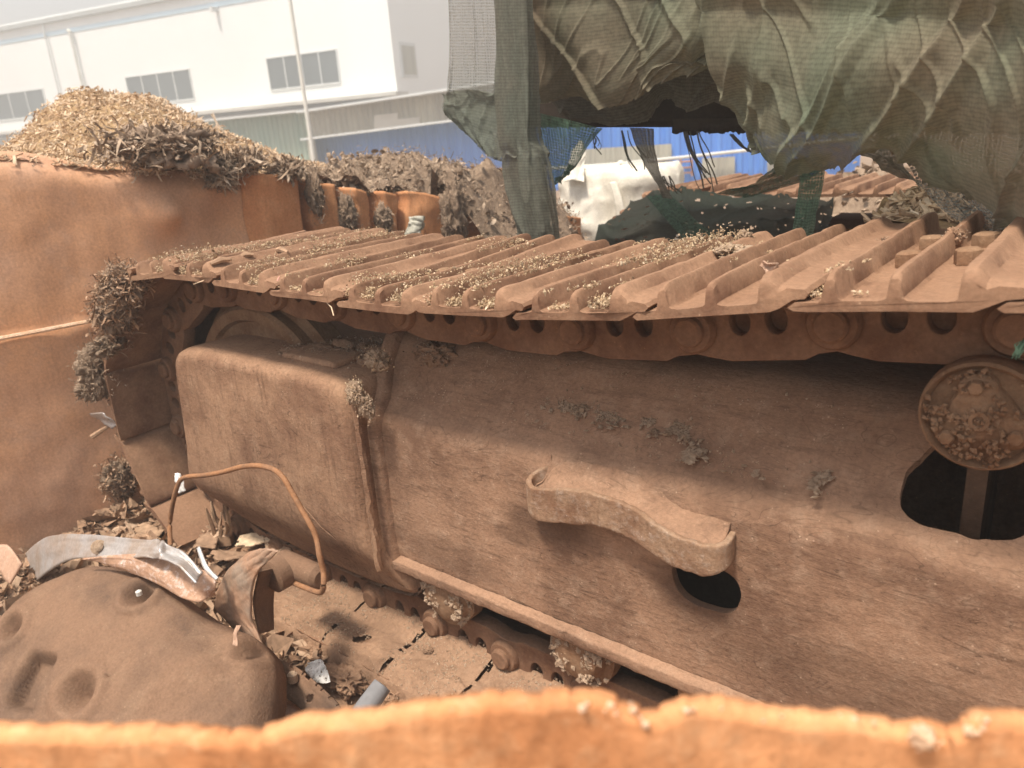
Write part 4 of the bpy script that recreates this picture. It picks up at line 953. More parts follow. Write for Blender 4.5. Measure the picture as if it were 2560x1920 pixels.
# slewing deck: its lower edge shows dark under the net
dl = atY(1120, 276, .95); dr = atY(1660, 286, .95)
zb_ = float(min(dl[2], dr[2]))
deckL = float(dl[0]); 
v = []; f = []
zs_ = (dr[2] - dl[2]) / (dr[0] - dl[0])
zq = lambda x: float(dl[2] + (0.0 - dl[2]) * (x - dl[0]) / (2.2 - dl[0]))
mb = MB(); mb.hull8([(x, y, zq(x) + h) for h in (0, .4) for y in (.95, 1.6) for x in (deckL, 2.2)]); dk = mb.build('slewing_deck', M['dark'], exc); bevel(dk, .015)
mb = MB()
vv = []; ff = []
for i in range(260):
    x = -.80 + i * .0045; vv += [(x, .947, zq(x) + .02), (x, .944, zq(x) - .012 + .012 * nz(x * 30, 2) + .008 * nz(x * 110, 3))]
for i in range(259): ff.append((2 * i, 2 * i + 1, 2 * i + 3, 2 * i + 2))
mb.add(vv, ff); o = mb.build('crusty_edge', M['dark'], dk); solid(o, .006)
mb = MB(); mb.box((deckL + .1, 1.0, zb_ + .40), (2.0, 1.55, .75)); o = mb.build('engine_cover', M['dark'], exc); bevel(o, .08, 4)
# ------------------------------------------------------------------ nets
def rg_(x): return 1 - abs(noise.noise(Vector(x)) * 2.2)
def folds(a, fu, fv, su=0.0, seed=0.0, fade=lambda u, v: 1):
    def d(p, u, v, n):
        if np.dot(n, C - p) < 0: n = -n
        w_ = .35 * noise.noise(Vector((u * 2.2, v * 2.2, seed)))
        lo = noise.noise(Vector((u * fu * .45 + su * v * .4 + w_, v * fv * .8, seed)))
        c1_ = max(0, 1 - abs(noise.noise(Vector((u * fu * .8 + su * v + w_, v * fv * .7, seed + 9)))) * 8) ** 1.4
        c2_ = max(0, 1 - abs(noise.noise(Vector((u * fu * 1.5 - su * v * 1.3 + w_ * 2, v * fv * 1.6, seed + 19)))) * 9) ** 1.5
        h = .05 + lo * .9 + c1_ * .30 + c2_ * .13 + .03 * nz(u * 9 + seed, v * 9)
        return n * (a * h * fade(u, v))
    return d
def PR_(rows): return [[atY(*q) for q in r] for r in rows]
def hem(o_rows): pass
def net(name, rows, nu, nv, mat, label, disp, ragged=None, group=None, cat='netting'):
    o = patch(name, PR_(rows), nu, nv, mat, disp=disp, ragged=ragged)
    return tag(o, label, cat, group)
ragb = lambda k, th=.06: (lambda u, v, p: (1 - v) * 1.0 > th * (.5 + nz(u * 14, k, 2) * 1.2 + .4 * nz(u * 50, k, 5)))
# big right-hand drape
net('shade_net', [
    [(1480, -210, 1.15), (1620, -210, 1.12), (1760, -210, 1.1), (1900, -210, 1.1), (2040, -210, 1.08), (2180, -210, 1.05), (2330, -210, 1.0)],
    [(1490, -90, .66), (1620, -90, .62), (1760, -90, .55), (1900, -90, .48), (2040, -90, .40), (2180, -90, .32), (2330, -90, .24)],
    [(1532, 30, .62), (1640, 30, .58), (1760, 40, .50), (1890, 45, .42), (2030, 50, .34), (2170, 60, .28), (2320, 70, .20)],
    [(1545, 130, .62), (1640, 140, .56), (1750, 150, .48), (1870, 150, .40), (2010, 150, .33), (2160, 160, .26), (2310, 170, .18)],
    [(1572, 200, .63), (1650, 215, .58), (1745, 240, .50), (1855, 240, .44), (1990, 250, .36), (2150, 270, .28), (2310, 290, .20)],
    [(1600, 272, .64), (1660, 300, .60), (1745, 318, .54), (1845, 300, .50), (1975, 330, .44), (2130, 390, .36), (2300, 430, .26)],
    [(1622, 312, .64), (1690, 345, .62), (1752, 362, .57), (1840, 336, .54), (1950, 318, .52), (2060, 430, .44), (2165, 498, .40), (2330, 560, .30)]],
    260, 190, M['net'], 'large dusty green brown net draped in folds over the machine body at right', folds(.06, 7.5, .9, 2.4, 3.0, lambda u, v: .35 + .65 * min(1, v * 1.3)), ragb(1, .02))
# folded tail that runs down to the track at the right
net('shade_net', [[(1930, 300, .50), (1960, 290, .49), (2000, 300, .47)], [(1960, 350, .50), (2010, 340, .47), (2070, 370, .45)], [(1990, 410, .50), (2060, 400, .46), (2140, 440, .43)], [(2040, 462, .49), (2120, 470, .46), (2190, 500, .42)], [(2120, 498, .46), (2180, 508, .43), (2260, 540, .38)]],
    60, 110, M['nethin'], 'thin rolled net tail reaching down onto the track at the right edge', folds(.03, 3, 1.0, .5, 8.0))
# middle drape, upper layer
net('shade_net', [
    [(1110, -210, 1.2), (1220, -210, 1.2), (1330, -210, 1.2), (1450, -210, 1.2), (1560, -210, 1.2), (1640, -210, 1.2)],
    [(1120, -90, .80), (1220, -90, .78), (1330, -90, .75), (1450, -90, .72), (1560, -90, .70), (1640, -90, .70)],
    [(1140, 20, .80), (1230, 20, .76), (1330, 10, .72), (1440, 0, .70), (1530, 0, .68), (1600, 10, .70)],
    [(1150, 110, .82), (1230, 110, .78), (1320, 105, .74), (1420, 90, .70), (1510, 75, .68), (1570, 70, .70)],
    [(1160, 190, .84), (1225, 190, .80), (1310, 185, .76), (1370, 165, .72), (1450, 120, .70), (1550, 105, .71)],
    [(1168, 222, .85), (1235, 216, .82), (1312, 226, .78), (1358, 226, .75), (1440, 168, .72), (1535, 142, .72)]],
    200, 130, M['net'], 'dusty net with a curved hem hanging in the middle under the machine body', folds(.055, 6.5, 1.0, -3.0, 11.0, lambda u, v: .3 + .8 * v), ragb(4, .03))
# lower layer behind it
net('shade_net', [
    [(1170, 150, .88), (1260, 150, .86), (1360, 130, .84), (1460, 90, .82), (1560, 90, .80), (1640, 100, .78)],
    [(1190, 205, .90), (1260, 215, .88), (1350, 205, .86), (1430, 170, .84), (1530, 170, .82), (1620, 190, .80)],
    [(1215, 238, .92), (1275, 262, .90), (1340, 272, .88), (1400, 262, .87), (1440, 212, .86), (1485, 240, .85), (1555, 222, .84), (1620, 262, .82)]],
    170, 80, M['netdark'], 'darker lower layer of net with scalloped edge against the black deck', folds(.03, 6, 1.5, .6, 17.0), ragb(7, .04))
# bundle at the left, wrapped round a hanging rope of netting
colx = [(-90, 1066, 1160), (0, 1068, 1152), (120, 1072, 1158), (230, 1072, 1165), (300, 1078, 1168), (330, 1086, 1178), (360, 1088, 1182), (430, 1098, 1192), (500, 1112, 1200), (524, 1118, 1206)]
net('hanging_net_bundle', [[(l, y, .64), (l + (r - l) * .3, y, .60), (l + (r - l) * .7, y, .60), (r, y, .64)] for y, l, r in colx], 70, 190, M['netdark'], 'dark bundle of net hanging like a trunk down to the track', folds(.03, 3.5, 2.2, .3, 21.0))
o = patch('net_wrap', PR_([[(l + 6, y, .66), (l + 30, y, .70), (r - 20, y, .70), (r - 4, y, .66)] for y, l, r in colx]), 40, 60, M['netdark'], disp=folds(.02, 3, 3, 0, 2.0)); setpar(o, bpy.data.objects['hanging_net_bundle']); o.matrix_parent_inverse = Matrix()
net('thin_net_strip', [[(965, -90, .70), (1010, -90, .69), (1075, -90, .68)], [(970, 0, .70), (1015, 0, .69), (1078, 0, .68)], [(972, 100, .70), (1020, 100, .69), (1080, 100, .68)], [(970, 190, .70), (1020, 192, .69), (1085, 195, .68)], [(958, 232, .70), (1010, 250, .69), (1085, 260, .68)], [(985, 262, .70), (1040, 300, .69), (1090, 320, .68)], [(1050, 335, .68), (1070, 345, .68), (1095, 352, .68)]],
    80, 150, M['nethin'], 'pale see-through net strip hanging left of the dark bundle', folds(.02, 5, 1.0, .2, 31.0))
net('net_flap', [[(962, 206, .69), (1010, 196, .68), (1085, 205, .66)], [(960, 232, .68), (1015, 222, .67), (1088, 235, .65)], [(975, 255, .69), (1030, 280, .67), (1090, 300, .65)], [(1030, 312, .68), (1060, 328, .67), (1094, 345, .66)]], 50, 40, M['netdark'], 'dark green flap of net sticking out left of the bundle waist', folds(.03, 4, 2, 0, 37.0))
net('net_flap', [[(1150, 240, .72), (1190, 250, .74), (1240, 262, .78), (1300, 276, .84)], [(1165, 300, .72), (1200, 310, .74), (1235, 320, .78), (1262, 318, .82)], [(1180, 360, .70), (1200, 370, .72), (1222, 372, .76), (1240, 352, .80)], [(1186, 398, .68), (1194, 400, .70), (1204, 395, .72), (1212, 385, .74)]], 60, 60, M['netgreen'], 'green see-through net flap between the bundle and the white bag', folds(.02, 4, 1.5, .5, 41.0))
net('net_strip', [[(1362, 276, .90), (1385, 276, .90), (1412, 278, .90)], [(1378, 320, .9), (1395, 318, .9), (1414, 322, .9)], [(1400, 365, .9), (1412, 362, .9), (1424, 366, .9)], [(1420, 400, .9), (1432, 398, .9), (1440, 404, .9)], [(1432, 428, .9), (1442, 428, .9), (1452, 430, .9)]], 24, 90, M['netdark'], 'narrow dark net strip hanging straight from the deck edge', folds(.012, 3, 4, 0, 44.0))
net('net_strip', [[(1700, 352, .85), (1752, 335, .82), (1800, 320, .8)], [(1660, 368, .9), (1715, 360, .9), (1790, 352, .85)], [(1610, 400, .95), (1660, 398, .95), (1740, 390, .9)], [(1545, 425, 1.0), (1580, 428, 1.0), (1625, 424, .98)]], 50, 60, M['netgreen'], 'dark green net corner stretched diagonally in front of the blue workshop', folds(.02, 3, 2, 0, 47.0))
net('net_strip', [[(1728, 340, .75), (1755, 350, .75), (1785, 338, .75)], [(1728, 400, .75), (1752, 400, .75), (1778, 400, .75)], [(1718, 460, .72), (1742, 460, .72), (1765, 460, .72)], [(1706, 520, .68), (1732, 522, .68), (1758, 522, .68)]], 30, 80, M['netgreen'], 'upright dark green net strip in front of the far track', folds(.015, 3, 2, 0, 51.0))
net('net_strip', [[(1850, 330, .62), (1900, 315, .6), (1945, 308, .58)], [(1880, 345, .62), (1925, 345, .6), (1960, 350, .58)], [(1905, 362, .62), (1950, 370, .6), (1975, 385, .58)], [(1950, 385, .6), (1975, 395, .58), (1990, 410, .56)]], 40, 40, M['netdark'], 'dark net remnant behind the hem of the big drape', folds(.015, 3, 2, 0, 55.0))
# cover over the far track
net('track_cover_net', [
    [(1370, 428, 2.02), (1450, 412, 2.0), (1540, 415, 1.99), (1640, 420, 1.99), (1720, 424, 1.99), (1800, 428, 1.99)],
    [(1335, 452, 1.85), (1440, 440, 1.86), (1540, 440, 1.87), (1640, 440, 1.88), (1720, 442, 1.88), (1800, 446, 1.88)],
    [(1310, 478, 1.75), (1420, 478, 1.76), (1530, 475, 1.78), (1640, 474, 1.8), (1720, 476, 1.8), (1790, 480, 1.8)],
    [(1290, 512, 1.7), (1410, 516, 1.7), (1530, 514, 1.72), (1640, 512, 1.75), (1720, 514, 1.75), (1770, 520, 1.75)],
    [(1285, 560, 1.68), (1410, 560, 1.68), (1530, 560, 1.7), (1640, 560, 1.7), (1720, 560, 1.7), (1760, 560, 1.7)]],
    130, 70, M['netblack'], 'almost black net thrown over the side of the far track', folds(.07, 5, 2, .4, 61.0), lambda u, v, p: not (nz(u * 26, v * 30, 4) > .62) and (v > .05 + .05 * nz(u * 9, 3)))
net('net_strip', [[(1396, 424, 1.6), (1420, 420, 1.6), (1450, 424, 1.6)], [(1420, 452, 1.55), (1440, 450, 1.55), (1480, 452, 1.55)], [(1445, 482, 1.5), (1475, 480, 1.5), (1510, 482, 1.5)], [(1480, 520, 1.45), (1520, 516, 1.45), (1560, 520, 1.45)]], 30, 50, M['netgreen'], 'torn green net strip lying slantwise on the black covered far track', folds(.02, 3, 2, 0, 66.0))
# frayed strands
for i, (x0, y0, x1, y1, nst, lab) in enumerate(((1150 + 130, 285, 1300, 340, 5, 'short frayed threads nearest the bundle'), (1340, 282, 1390, 370, 6, 'fine frayed threads left of the narrow strip'), (1470, 284, 1545, 420, 9, 'long wavy frayed threads in front of the blue wall'), (1560, 290, 1640, 345, 5, 'thin sagging threads near the white pipe'), (1430, 380, 1470, 430, 5, 'thread ends below the narrow dark strip'))):
    mb = MB()
    for k in range(nst):
        sx = x0 + (x1 - x0) * .55 * rng.random(); pts = []; ex = sx + (x1 - x0) * .55; ph = rng.uniform(0, 6)
        L_ = rng.uniform(.55, 1)
        for j in range(9):
            t = j / 8; pts.append(atY(sx + (ex - sx) * t ** 1.3 + 7 * math.sin(t * 5 + ph) * t, y0 + (y1 - y0) * t * L_, .93))
        mb.tube(pts, rng.uniform(.0009, .0022), 5)
    o = mb.build('frayed_threads', M['netdark']); tag(o, lab, 'threads', 'frayed threads hanging from the deck edge')
mb = MB(); gr = []
for k in range(26):
    a = atY(2215 + rng.normal(0, 2), 735 + rng.normal(0, 4), .02); b = atY(2195 + rng.normal(0, 5), 770 + rng.normal(0, 4), .0); mb.tube([a, (a + b) / 2 + rng.normal(0, .002, 3), b], .0006, 4)
o = mb.build('green_thread_tuft', M['netgreen']); tag(o, 'small frayed tuft of green net threads at the right edge by the roller', 'threads')

# ------------------------------------------------------------------ bulk bag
def bagsurf():
    cs_ = atY(1300, 455, 2.75); b0 = atY(1188, 500, 2.75); b1 = atY(1396, 500, 2.75); hw = (b1[0] - b0[0]) / 2 * 1.0; cx_ = (b0[0] + b1[0]) / 2
    ztop = atY(1300, 366, 2.75)[2]; zbot = -1.0
    v = []; f = []; n = 120; hgt = np.linspace(0, 1, 60)
    for h in hgt:
        z = zbot + (ztop - zbot) * min(1, h / .93)
        k = 1.0 if h < .85 else math.sqrt(max(0, 1 - ((h - .85) / .15) ** 2)) * .9 + .1
        if h > .93: k = k * (1 - (h - .93) / .07); z = ztop - .012 + .0 * h
        for j in range(n):
            a = 2 * math.pi * j / n; sq = (abs(math.cos(a)) ** 4 + abs(math.sin(a)) ** 4) ** -.25
            r = hw * k * sq * (1 + .03 * math.sin(h * 40 + 2 * math.sin(a * 3)) * .35) + .03 * nz(math.cos(a) * 2, math.sin(a) * 2, h * 4)
            v.append((cx_ + r * math.cos(a), 2.75 + hw * .9 + r * math.sin(a) * .9, z + .025 * nz(math.cos(a) * 3, math.sin(a) * 3, h) + .006 * math.sin(h * 110 + 3 * nz(a, h))))
    for i in range(59):
        for j in range(n): f.append((i * n + j, i * n + (j + 1) % n, (i + 1) * n + (j + 1) % n, (i + 1) * n + j))
    return v, f, cx_, hw, ztop
v, f, bx, bh, bz = bagsurf()
bag = thing('bulk_bag', (bx, 2.75 + bh, -1.0), 'white woven bulk bag in the sun behind the far track', 'bag')
link('bag_body', mesh('bag_body', v, f, M['fiberbag']), bag)
r1 = [[atY(1222, 395, 2.72), atY(1240, 390, 2.72), atY(1262, 394, 2.72)], [atY(1232, 350, 2.8), atY(1246, 348, 2.76), atY(1262, 352, 2.8)], [atY(1244, 322, 2.9), atY(1256, 306, 2.88), atY(1266, 330, 2.9)]]
patch('lifting_loop', r1, 20, 30, M['fiberbag'], bag, disp=folds(.03, 3, 2, 0, 5.0), thick=.004)
patch('loop_strap', [[atY(1318, 394, 2.7), atY(1330, 392, 2.7)], [atY(1328, 440, 2.68), atY(1345, 436, 2.68)], [atY(1336, 500, 2.68), atY(1356, 498, 2.68)]], 6, 24, M['fiberbag'], bag, thick=.006)
# chips and rubble on the ground beyond the far track
def rubble(name, c, r, n, mat, label, cat, base, s, kind='stuff', zf=lambda a, b: 0):
    P = np.stack([rng.normal(c[0], r[0], n), rng.normal(c[1], r[1], n), np.zeros(n)], 1); P[:, 2] = [c[2] + zf(a, b) for a, b in P[:, :2]] + rng.uniform(0, r[2], n)
    o = scatter(name, P, None, base, rng.uniform(s[0], s[1], n), mat, up=.3, stretch=np.stack([rng.uniform(.6, 1.5, n), rng.uniform(.6, 1.6, n), rng.uniform(.5, 1.3, n)], 1)); return tag(o, label, cat, kind=kind)
q = atY(1880, 372, 3.3)
v = []; f = []
for i in range(60):
    for j in range(40):
        x = q[0] - 1.3 + 2.6 * i / 59; y = 2.7 + 1.6 * j / 39; v.append((x, y, -1.0 + (q[2] + 1.0) * math.exp(-((x - q[0]) / .75) ** 2 - ((y - 3.5) / .6) ** 2) + .06 * nz(x * 6, y * 6)))
for i in range(59):
    for j in range(39): f.append((i * 40 + j, (i + 1) * 40 + j, (i + 1) * 40 + j + 1, i * 40 + j + 1))
o = link('rubble_heap', mesh('rubble_heap', v, f, M['feltbase'])); V = np.array(v); k = rng.integers(0, len(V), 3500); P = V[k] + rng.normal(0, .025, (3500, 3))
a = scatter('a', P, None, FLK, rng.uniform(.008, .035, 3500), M['felt']); join(o, [a]); tag(o, 'sunlit grey rubble heap beyond the far track', 'rubble', kind='stuff')
# chips behind the near track
rows = []
n = 2600; P = np.stack([rng.uniform(-.25, .3, n), rng.uniform(.56, 1.0, n), np.zeros(n)], 1); P[:, 2] = .0 + .03 * np.array([nz(a * 9, b * 9) for a, b in P[:, :2]]) + .03 * (P[:, 1] - .56) + rng.uniform(-.005, .008, n)
v = [(x, y, .0 + .03 * nz(x * 9, y * 9) + .03 * (y - .56) - .006) for x in np.linspace(-.27, .32, 40) for y in np.linspace(.52, 1.05, 30)]; f = [(i * 30 + j, (i + 1) * 30 + j, (i + 1) * 30 + j + 1, i * 30 + j + 1) for i in range(39) for j in range(29)]
mb = MB(); mb.box((-.26, .545, -.30), (.34, 1.04, -.035)); o = link('chip_litter', mesh('chip_litter', v, f, M['chipbase']))
a = scatter('a', P, None, SLV, rng.uniform(.006, .02, n), M['chips'], up=.6); b = mb.build('b', M['dirt'], None, smooth=False); join(o, [a, b])
tag(o, 'sunlit chips and splinters heaped behind the near track at the right', 'wood chips', kind='stuff')
# ------------------------------------------------------------------ litter on the machine
def lipz(x): return float(np.interp(x, [q[0] for q in topk], [q[1] for q in topk]))
n = 210000; X = rng.uniform(-1.6, .0, n); Y = rng.uniform(.002, .49, n)
den = np.array([nz(x * 5, y * 5, 12, 3) for x, y in zip(X, Y)])
# position inside a shoe
SX = np.array([at(s0 - k * PITCH)[0] for k in range(0, 10)]); 
ux = np.empty(n)
for i, x in enumerate(X):
    j = np.searchsorted(-SX, -x); lx = SX[min(j, len(SX) - 1)]; ux[i] = x - lx
inval = ((ux > .051) & (ux < .094)) | ((ux > .114) & (ux < .157)) | ((ux > .006) & (ux < .032)) | (ux > .19)
near = np.exp(-((Y - .06) / .12) ** 2)
w = (den * 1.1 + .05 + near * .20) - np.clip((X + .45) * 1.6, 0, 2)
keep = (w > .08) & (inval | (rng.random(n) < .012)); keep &= rng.random(n) < np.clip(w * 3.2, 0, .95)
X, Y, U, w = X[keep], Y[keep], ux[keep], w[keep]
Z = np.array([lipz(x) for x in X]) + .013 + np.abs(rng.normal(0, .004, len(X))) * np.clip(w * 4, 0, 2) + np.where(((U > .03) & (U < .056)) | ((U > .09) & (U < .118)) | ((U > .155) & (U < .187)), .024, 0)
P = np.stack([X, Y, Z], 1); print('grains', len(P))
o = scatter('wood_granules', P, None, OCT, rng.uniform(.0008, .0022, len(P)) * (1 + (rng.random(len(P)) < .02) * 1.2), M['grain'], stretch=np.stack([rng.uniform(.7, 1.9, len(P)), rng.uniform(.6, 1.2, len(P)), rng.uniform(.3, .8, len(P))], 1))
tag(o, 'pale cream wood granules filling the channels between the track ridges', 'granules', kind='stuff')
# clods on the shoes
def clod(c, r, label, mat='lump', grp=None, n=160, base=OCT, s=(.0012, .004)):
    return clump('dirt_clod', c, r, n, M['grain'] if mat == 'lump' else M['felt'], label, 'clod', grp, base=base, s=s, core=M[mat])
clod(atY(1606, 512, .42), (.014, .014, .012), 'pale round clod standing on a ridge at the middle of the track')
clod(atY(1575, 545, .30), (.035, .03, .012), 'pale crumbly heap of granules lying across two ridges', n=500)
clod(atY(2062, 512, .28), (.012, .014, .012), 'brown clod stuck on the ridge among the bolts at the right', mat='dirt')
clod(atY(1925, 520, .33), (.012, .02, .006), 'small crumbs along the ridge left of the bolts', mat='dirt')
o = patch('paper_scrap', [[atZ(1640, 574, .022), atZ(1660, 562, .03)], [atZ(1655, 580, .02), atZ(1685, 570, .022)], [atZ(1650, 588, .016), atZ(1672, 584, .016)]], 8, 8, M['tanplate'], thick=.0015, disp=lambda p, u, v, n: n * .004 * math.sin(u * 5 + v * 4)); tag(o, 'small folded pale pink scrap lying on granules between two ridges', 'scrap')
o = patch('tape_scrap', [[atY(588, 606, .02), atY(592, 596, .045), atY(604, 592, .07)], [atY(600, 607, .012), atY(606, 596, .035), atY(618, 594, .06)]], 12, 8, M['pink'], thick=.002); tag(o, 'pink and white strip curled over a ridge of the near track edge', 'tape')
for i, (x0, y0, x1, y1, lab) in enumerate(((455, 570, 500, 560, 'thin dark splinter lying across the far left ridges'), (515, 556, 548, 550, 'brown splinter on the ridges left of the pink tape'), (596, 540, 622, 545, 'short broad splinter on the third ridge from the back'))):
    a = atZ(x0, y0, lipz(-1.3) + .04); b = atZ(x1, y1, lipz(-1.3) + .042); mb = MB(); mb.tube([a, (a + b) / 2 + np.array([0, 0, .004]), b], [.004, .007, .003], 6); tag(mb.build('splinter', M['flake']), lab, 'splinter', 'splinters on the track')
mb = MB(); mb.tube([atY(701, 640, .01), atY(707, 655, .004), atY(716, 664, .0), atY(721, 682, -.004)], .0012, 5); tag(mb.build('straw', M['chips']), 'pale straw dangling from the track edge near the idler', 'straw', 'straws hanging from the track')
mb = MB(); mb.tube([atY(446, 597, .01), atY(440, 606, .0), atY(418, 614, -.01)], .0011, 5); tag(mb.build('straw', M['chips']), 'pale straw sticking out below the leftmost ridges', 'straw', 'straws hanging from the track')
# lumps on the frame shade slope
for i, (px, py, rx, rz_, n_, lab) in enumerate(((1235, 862, .045, .022, 160, 'flat cement splash on the shaded slope, leftmost'), (1325, 880, .035, .02, 140, 'flat cement splash just right of the leftmost one'), (1430, 905, .045, .018, 160, 'cement splash in the middle of the shaded slope'), (1500, 930, .03, .014, 90, 'small cement splash right of the middle one'), (1770, 1048, .011, .010, 60, 'small pinkish lump near the frame opening'), (1605, 1025, .018, .006, 50, 'thin pale smear above the step bracket'), (1500, 985, .016, .008, 50, 'tiny crumbs above the step bracket'))):
    q = atP(px, py, sp0, sn); y_ = q[1]
    P = q + np.outer(rng.normal(0, rx * .5, n_ * 5), (1, 0, 0)) + np.outer(rng.normal(0, rz_ * .75, n_ * 5), (0, .8, .6)); P = P[[nz(p[0] * 40, p[2] * 60, i) > -.05 for p in P]] - sn * .002
    P = P if i != 2 else P[np.abs(P[:, 0] - q[0]) < .03]
    o = scatter('cement_splash', P, None, OCT, rng.uniform(.0012, .0058, len(P)), M['lump'], stretch=np.stack([np.ones(len(P)) * 1.4, np.ones(len(P)), np.ones(len(P)) * .6], 1), up=.8); tag(o, lab, 'cement splash', 'cement splashes on the frame slope')
# scattered grit on the frame slope
n = 1100; xs_ = rng.uniform(-1.0, -.16, n); t_ = rng.uniform(0, 1, n); P = np.stack([xs_, .14 + .08 * t_, -.302 + .105 * t_], 1)
o = scatter('slope_grit', P, None, OCT, rng.uniform(.0006, .0022, n) * (1 + (rng.random(n) < .05)), M['lump']); tag(o, 'fine grit and crumbs sprinkled on the shaded frame slope', 'grit', kind='stuff')
# fibre clods round guard and collar
clump('dirt_clump', atY(768, 778, .20), (.14, .09, .035), 1500, M['felt'], 'dark loose dirt heap on top of the guard against the frame end', 'dirt clump', base=OCT, s=(.002, .008), core=M['dirt'])
clump('dirt_clump', atY(690, 762, .16), (.12, .05, .012), 700, M['felt'], 'thin dark crumbs along the top of the guard', 'dirt clump', base=OCT, s=(.002, .006), core=M['dirt'])
clump('dirt_clump', atY(816, 778, .10), (.03, .02, .022), 300, M['grain'], 'pale crumbly lump on the collar top', 'dirt clump', base=OCT, s=(.0015, .005), core=M['lump'])
clump('dirt_clump', atY(768, 852, .05), (.022, .014, .030), 350, M['grain'], 'pale crumbly lump stuck at the top corner of the guard seam', 'dirt clump', base=OCT, s=(.0015, .005), core=M['lump'])
clump('dirt_clump', atY(792, 880, .06), (.020, .014, .026), 250, M['lump'], 'brown clod hanging beside the pale lump on the seam', 'dirt clump', base=OCT, s=(.0015, .005), core=M['lump'])
clump('dirt_clump', atY(940, 765, .2), (.05, .03, .025), 400, M['felt'], 'dark fibrous dirt under the chain near the collar', 'dirt clump', base=OCT, s=(.002, .006), core=M['dirt'])
# flakes and fibres at the idler end
for (px, py, rx, rz_, n_, lab, y_) in ((265, 615, .05, .045, 500, 'grey flaky clump at the upper left corner of the track', .0), (248, 668, .035, .06, 450, 'curled dark flakes below the upper left corner of the track', .0), (212, 800, .045, .075, 700, 'bulky fibre clump bulging left of the idler end', .0), (205, 838, .03, .035, 300, 'small fibre knot under the bulky clump', .0), (232, 745, .03, .03, 260, 'fibre wisp above the bulky clump', .0), (262, 1035, .025, .06, 350, 'flaky scraps wedged behind the lowest visible shoe', .05)):
    clump('flake_clump', atY(px, py, y_), (rx, .05, rz_), n_, M['felt'] if py > 740 and py < 900 else M['flake'], lab, 'flake clump', 'clumps round the idler end', base=CUR if py > 700 and py < 900 else FLK, s=(.004, .013) if py > 700 and py < 900 else (.006, .02), core=M['bark'] if py < 700 else M['feltbase'])
o = patch('wood_splinter', [[atY(197, 890, -.02), atY(225, 892, -.02)], [atY(215, 905, -.01), atY(240, 905, -.01)], [atY(245, 925, .0), atY(252, 918, .0)]], 10, 16, M['galv'], thick=.004, disp=folds(.01, 4, 3, 0, 3.0)); tag(o, 'grey splintered strip poking out left of the lower shoe', 'splinter')
mb = MB(); mb.tube([atY(200, 943, -.02), atY(222, 928, -.01), atY(235, 920, 0)], [.008, .006, .005], 7); tag(mb.build('stick', M['flake']), 'short brown stick end left of the lower shoe', 'stick')

# ------------------------------------------------------------------ dirt, flakes and cavities on the ground
n = 15000; X = rng.uniform(-2.15, -1.15, n); Y = rng.uniform(-.5, .12, n); k = rng.random(n) < np.clip(1.25 - (X + 1.75) * 1.1, .15, 1); X, Y = X[k], Y[k]
P = np.stack([X, Y, [dirtz(a, b) for a, b in zip(X, Y)]], 1); P[:, 2] += rng.uniform(-.002, .010, len(P))
o = scatter('flake_litter', P, None, FLK, rng.uniform(.004, .016, len(P)) * (1 + (rng.random(len(P)) < .06) * 1.6), M['flake'], up=.55); tag(o, 'brown rust flakes and bark bits littering the ground by the idler guard', 'flakes', kind='stuff')
# dirt packed on the lower run of the track
v = []; f = []; nx_, ny_ = 260, 70
def lowz(x, y):
    e = ss(-.004, .02, y)
    return -.872 + .018 * e + .007 * nz(x * 6, y * 6, 3) + .005 * nz(x * 22, y * 22, 3) + .022 * ss(.08, .17, y) - .03 * (1 - ss(-.014, -.002, y))
for i in range(nx_):
    for j in range(ny_):
        x = -1.62 + 1.75 * i / (nx_ - 1); y = -.014 + .168 * j / (ny_ - 1); v.append((x, y + (.004 * nz(x * 30, 4) if j == 0 else 0), lowz(x, y)))
for i in range(nx_ - 1):
    for j in range(ny_ - 1):
        x = v[i * ny_ + j][0]; y = v[i * ny_ + j][1]
        crack = min(abs(((x - (-.800 + .10 * 0)) + .0) ), abs(x + .995), abs(x + .605), abs(x + 1.19)) < .0035 + .002 * nz(y * 30, x * 9)
        hole = nz(x * 7, y * 12, 4) > .8
        if crack or hole: continue
        f.append((i * ny_ + j, (i + 1) * ny_ + j, (i + 1) * ny_ + j + 1, i * ny_ + j + 1))
o = link('packed_dirt', mesh('packed_dirt', v, f, M['dirt']))
n = 5200; X = rng.uniform(-1.6, .1, n); Y = rng.uniform(.0, .16, n); P = np.stack([X, Y, [lowz(a, b) for a, b in zip(X, Y)]], 1); k = np.array([nz(p[0] * 9, p[1] * 9, 7) > -.12 for p in P]); P = P[k]
a = scatter('a', P, None, OCT, rng.uniform(.0008, .0034, len(P)), M['lump']); join(o, [a]); tag(o, 'cracked dirt crust packed on the lower run of the track', 'packed dirt', kind='stuff')
for (px, py, r, lab) in ((1112, 1412, .022, 'round dried mud cake on the lower track near the second pin'), (1040, 1428, .016, 'crumbly mud lump left of the mud cake'), (925, 1405, .012, 'mud crumb on the crack line of the lower track'), (960, 1390, .014, 'mud ridge crumb along the lower track crack')):
    q = atZ(px, py, -.85); clump('mud_lump', q, (r, r, r * .45), 60, M['lump'], lab, 'mud lump', 'mud lumps on the lower track', base=OCT, s=(.001, .004), core=M['dirt'])
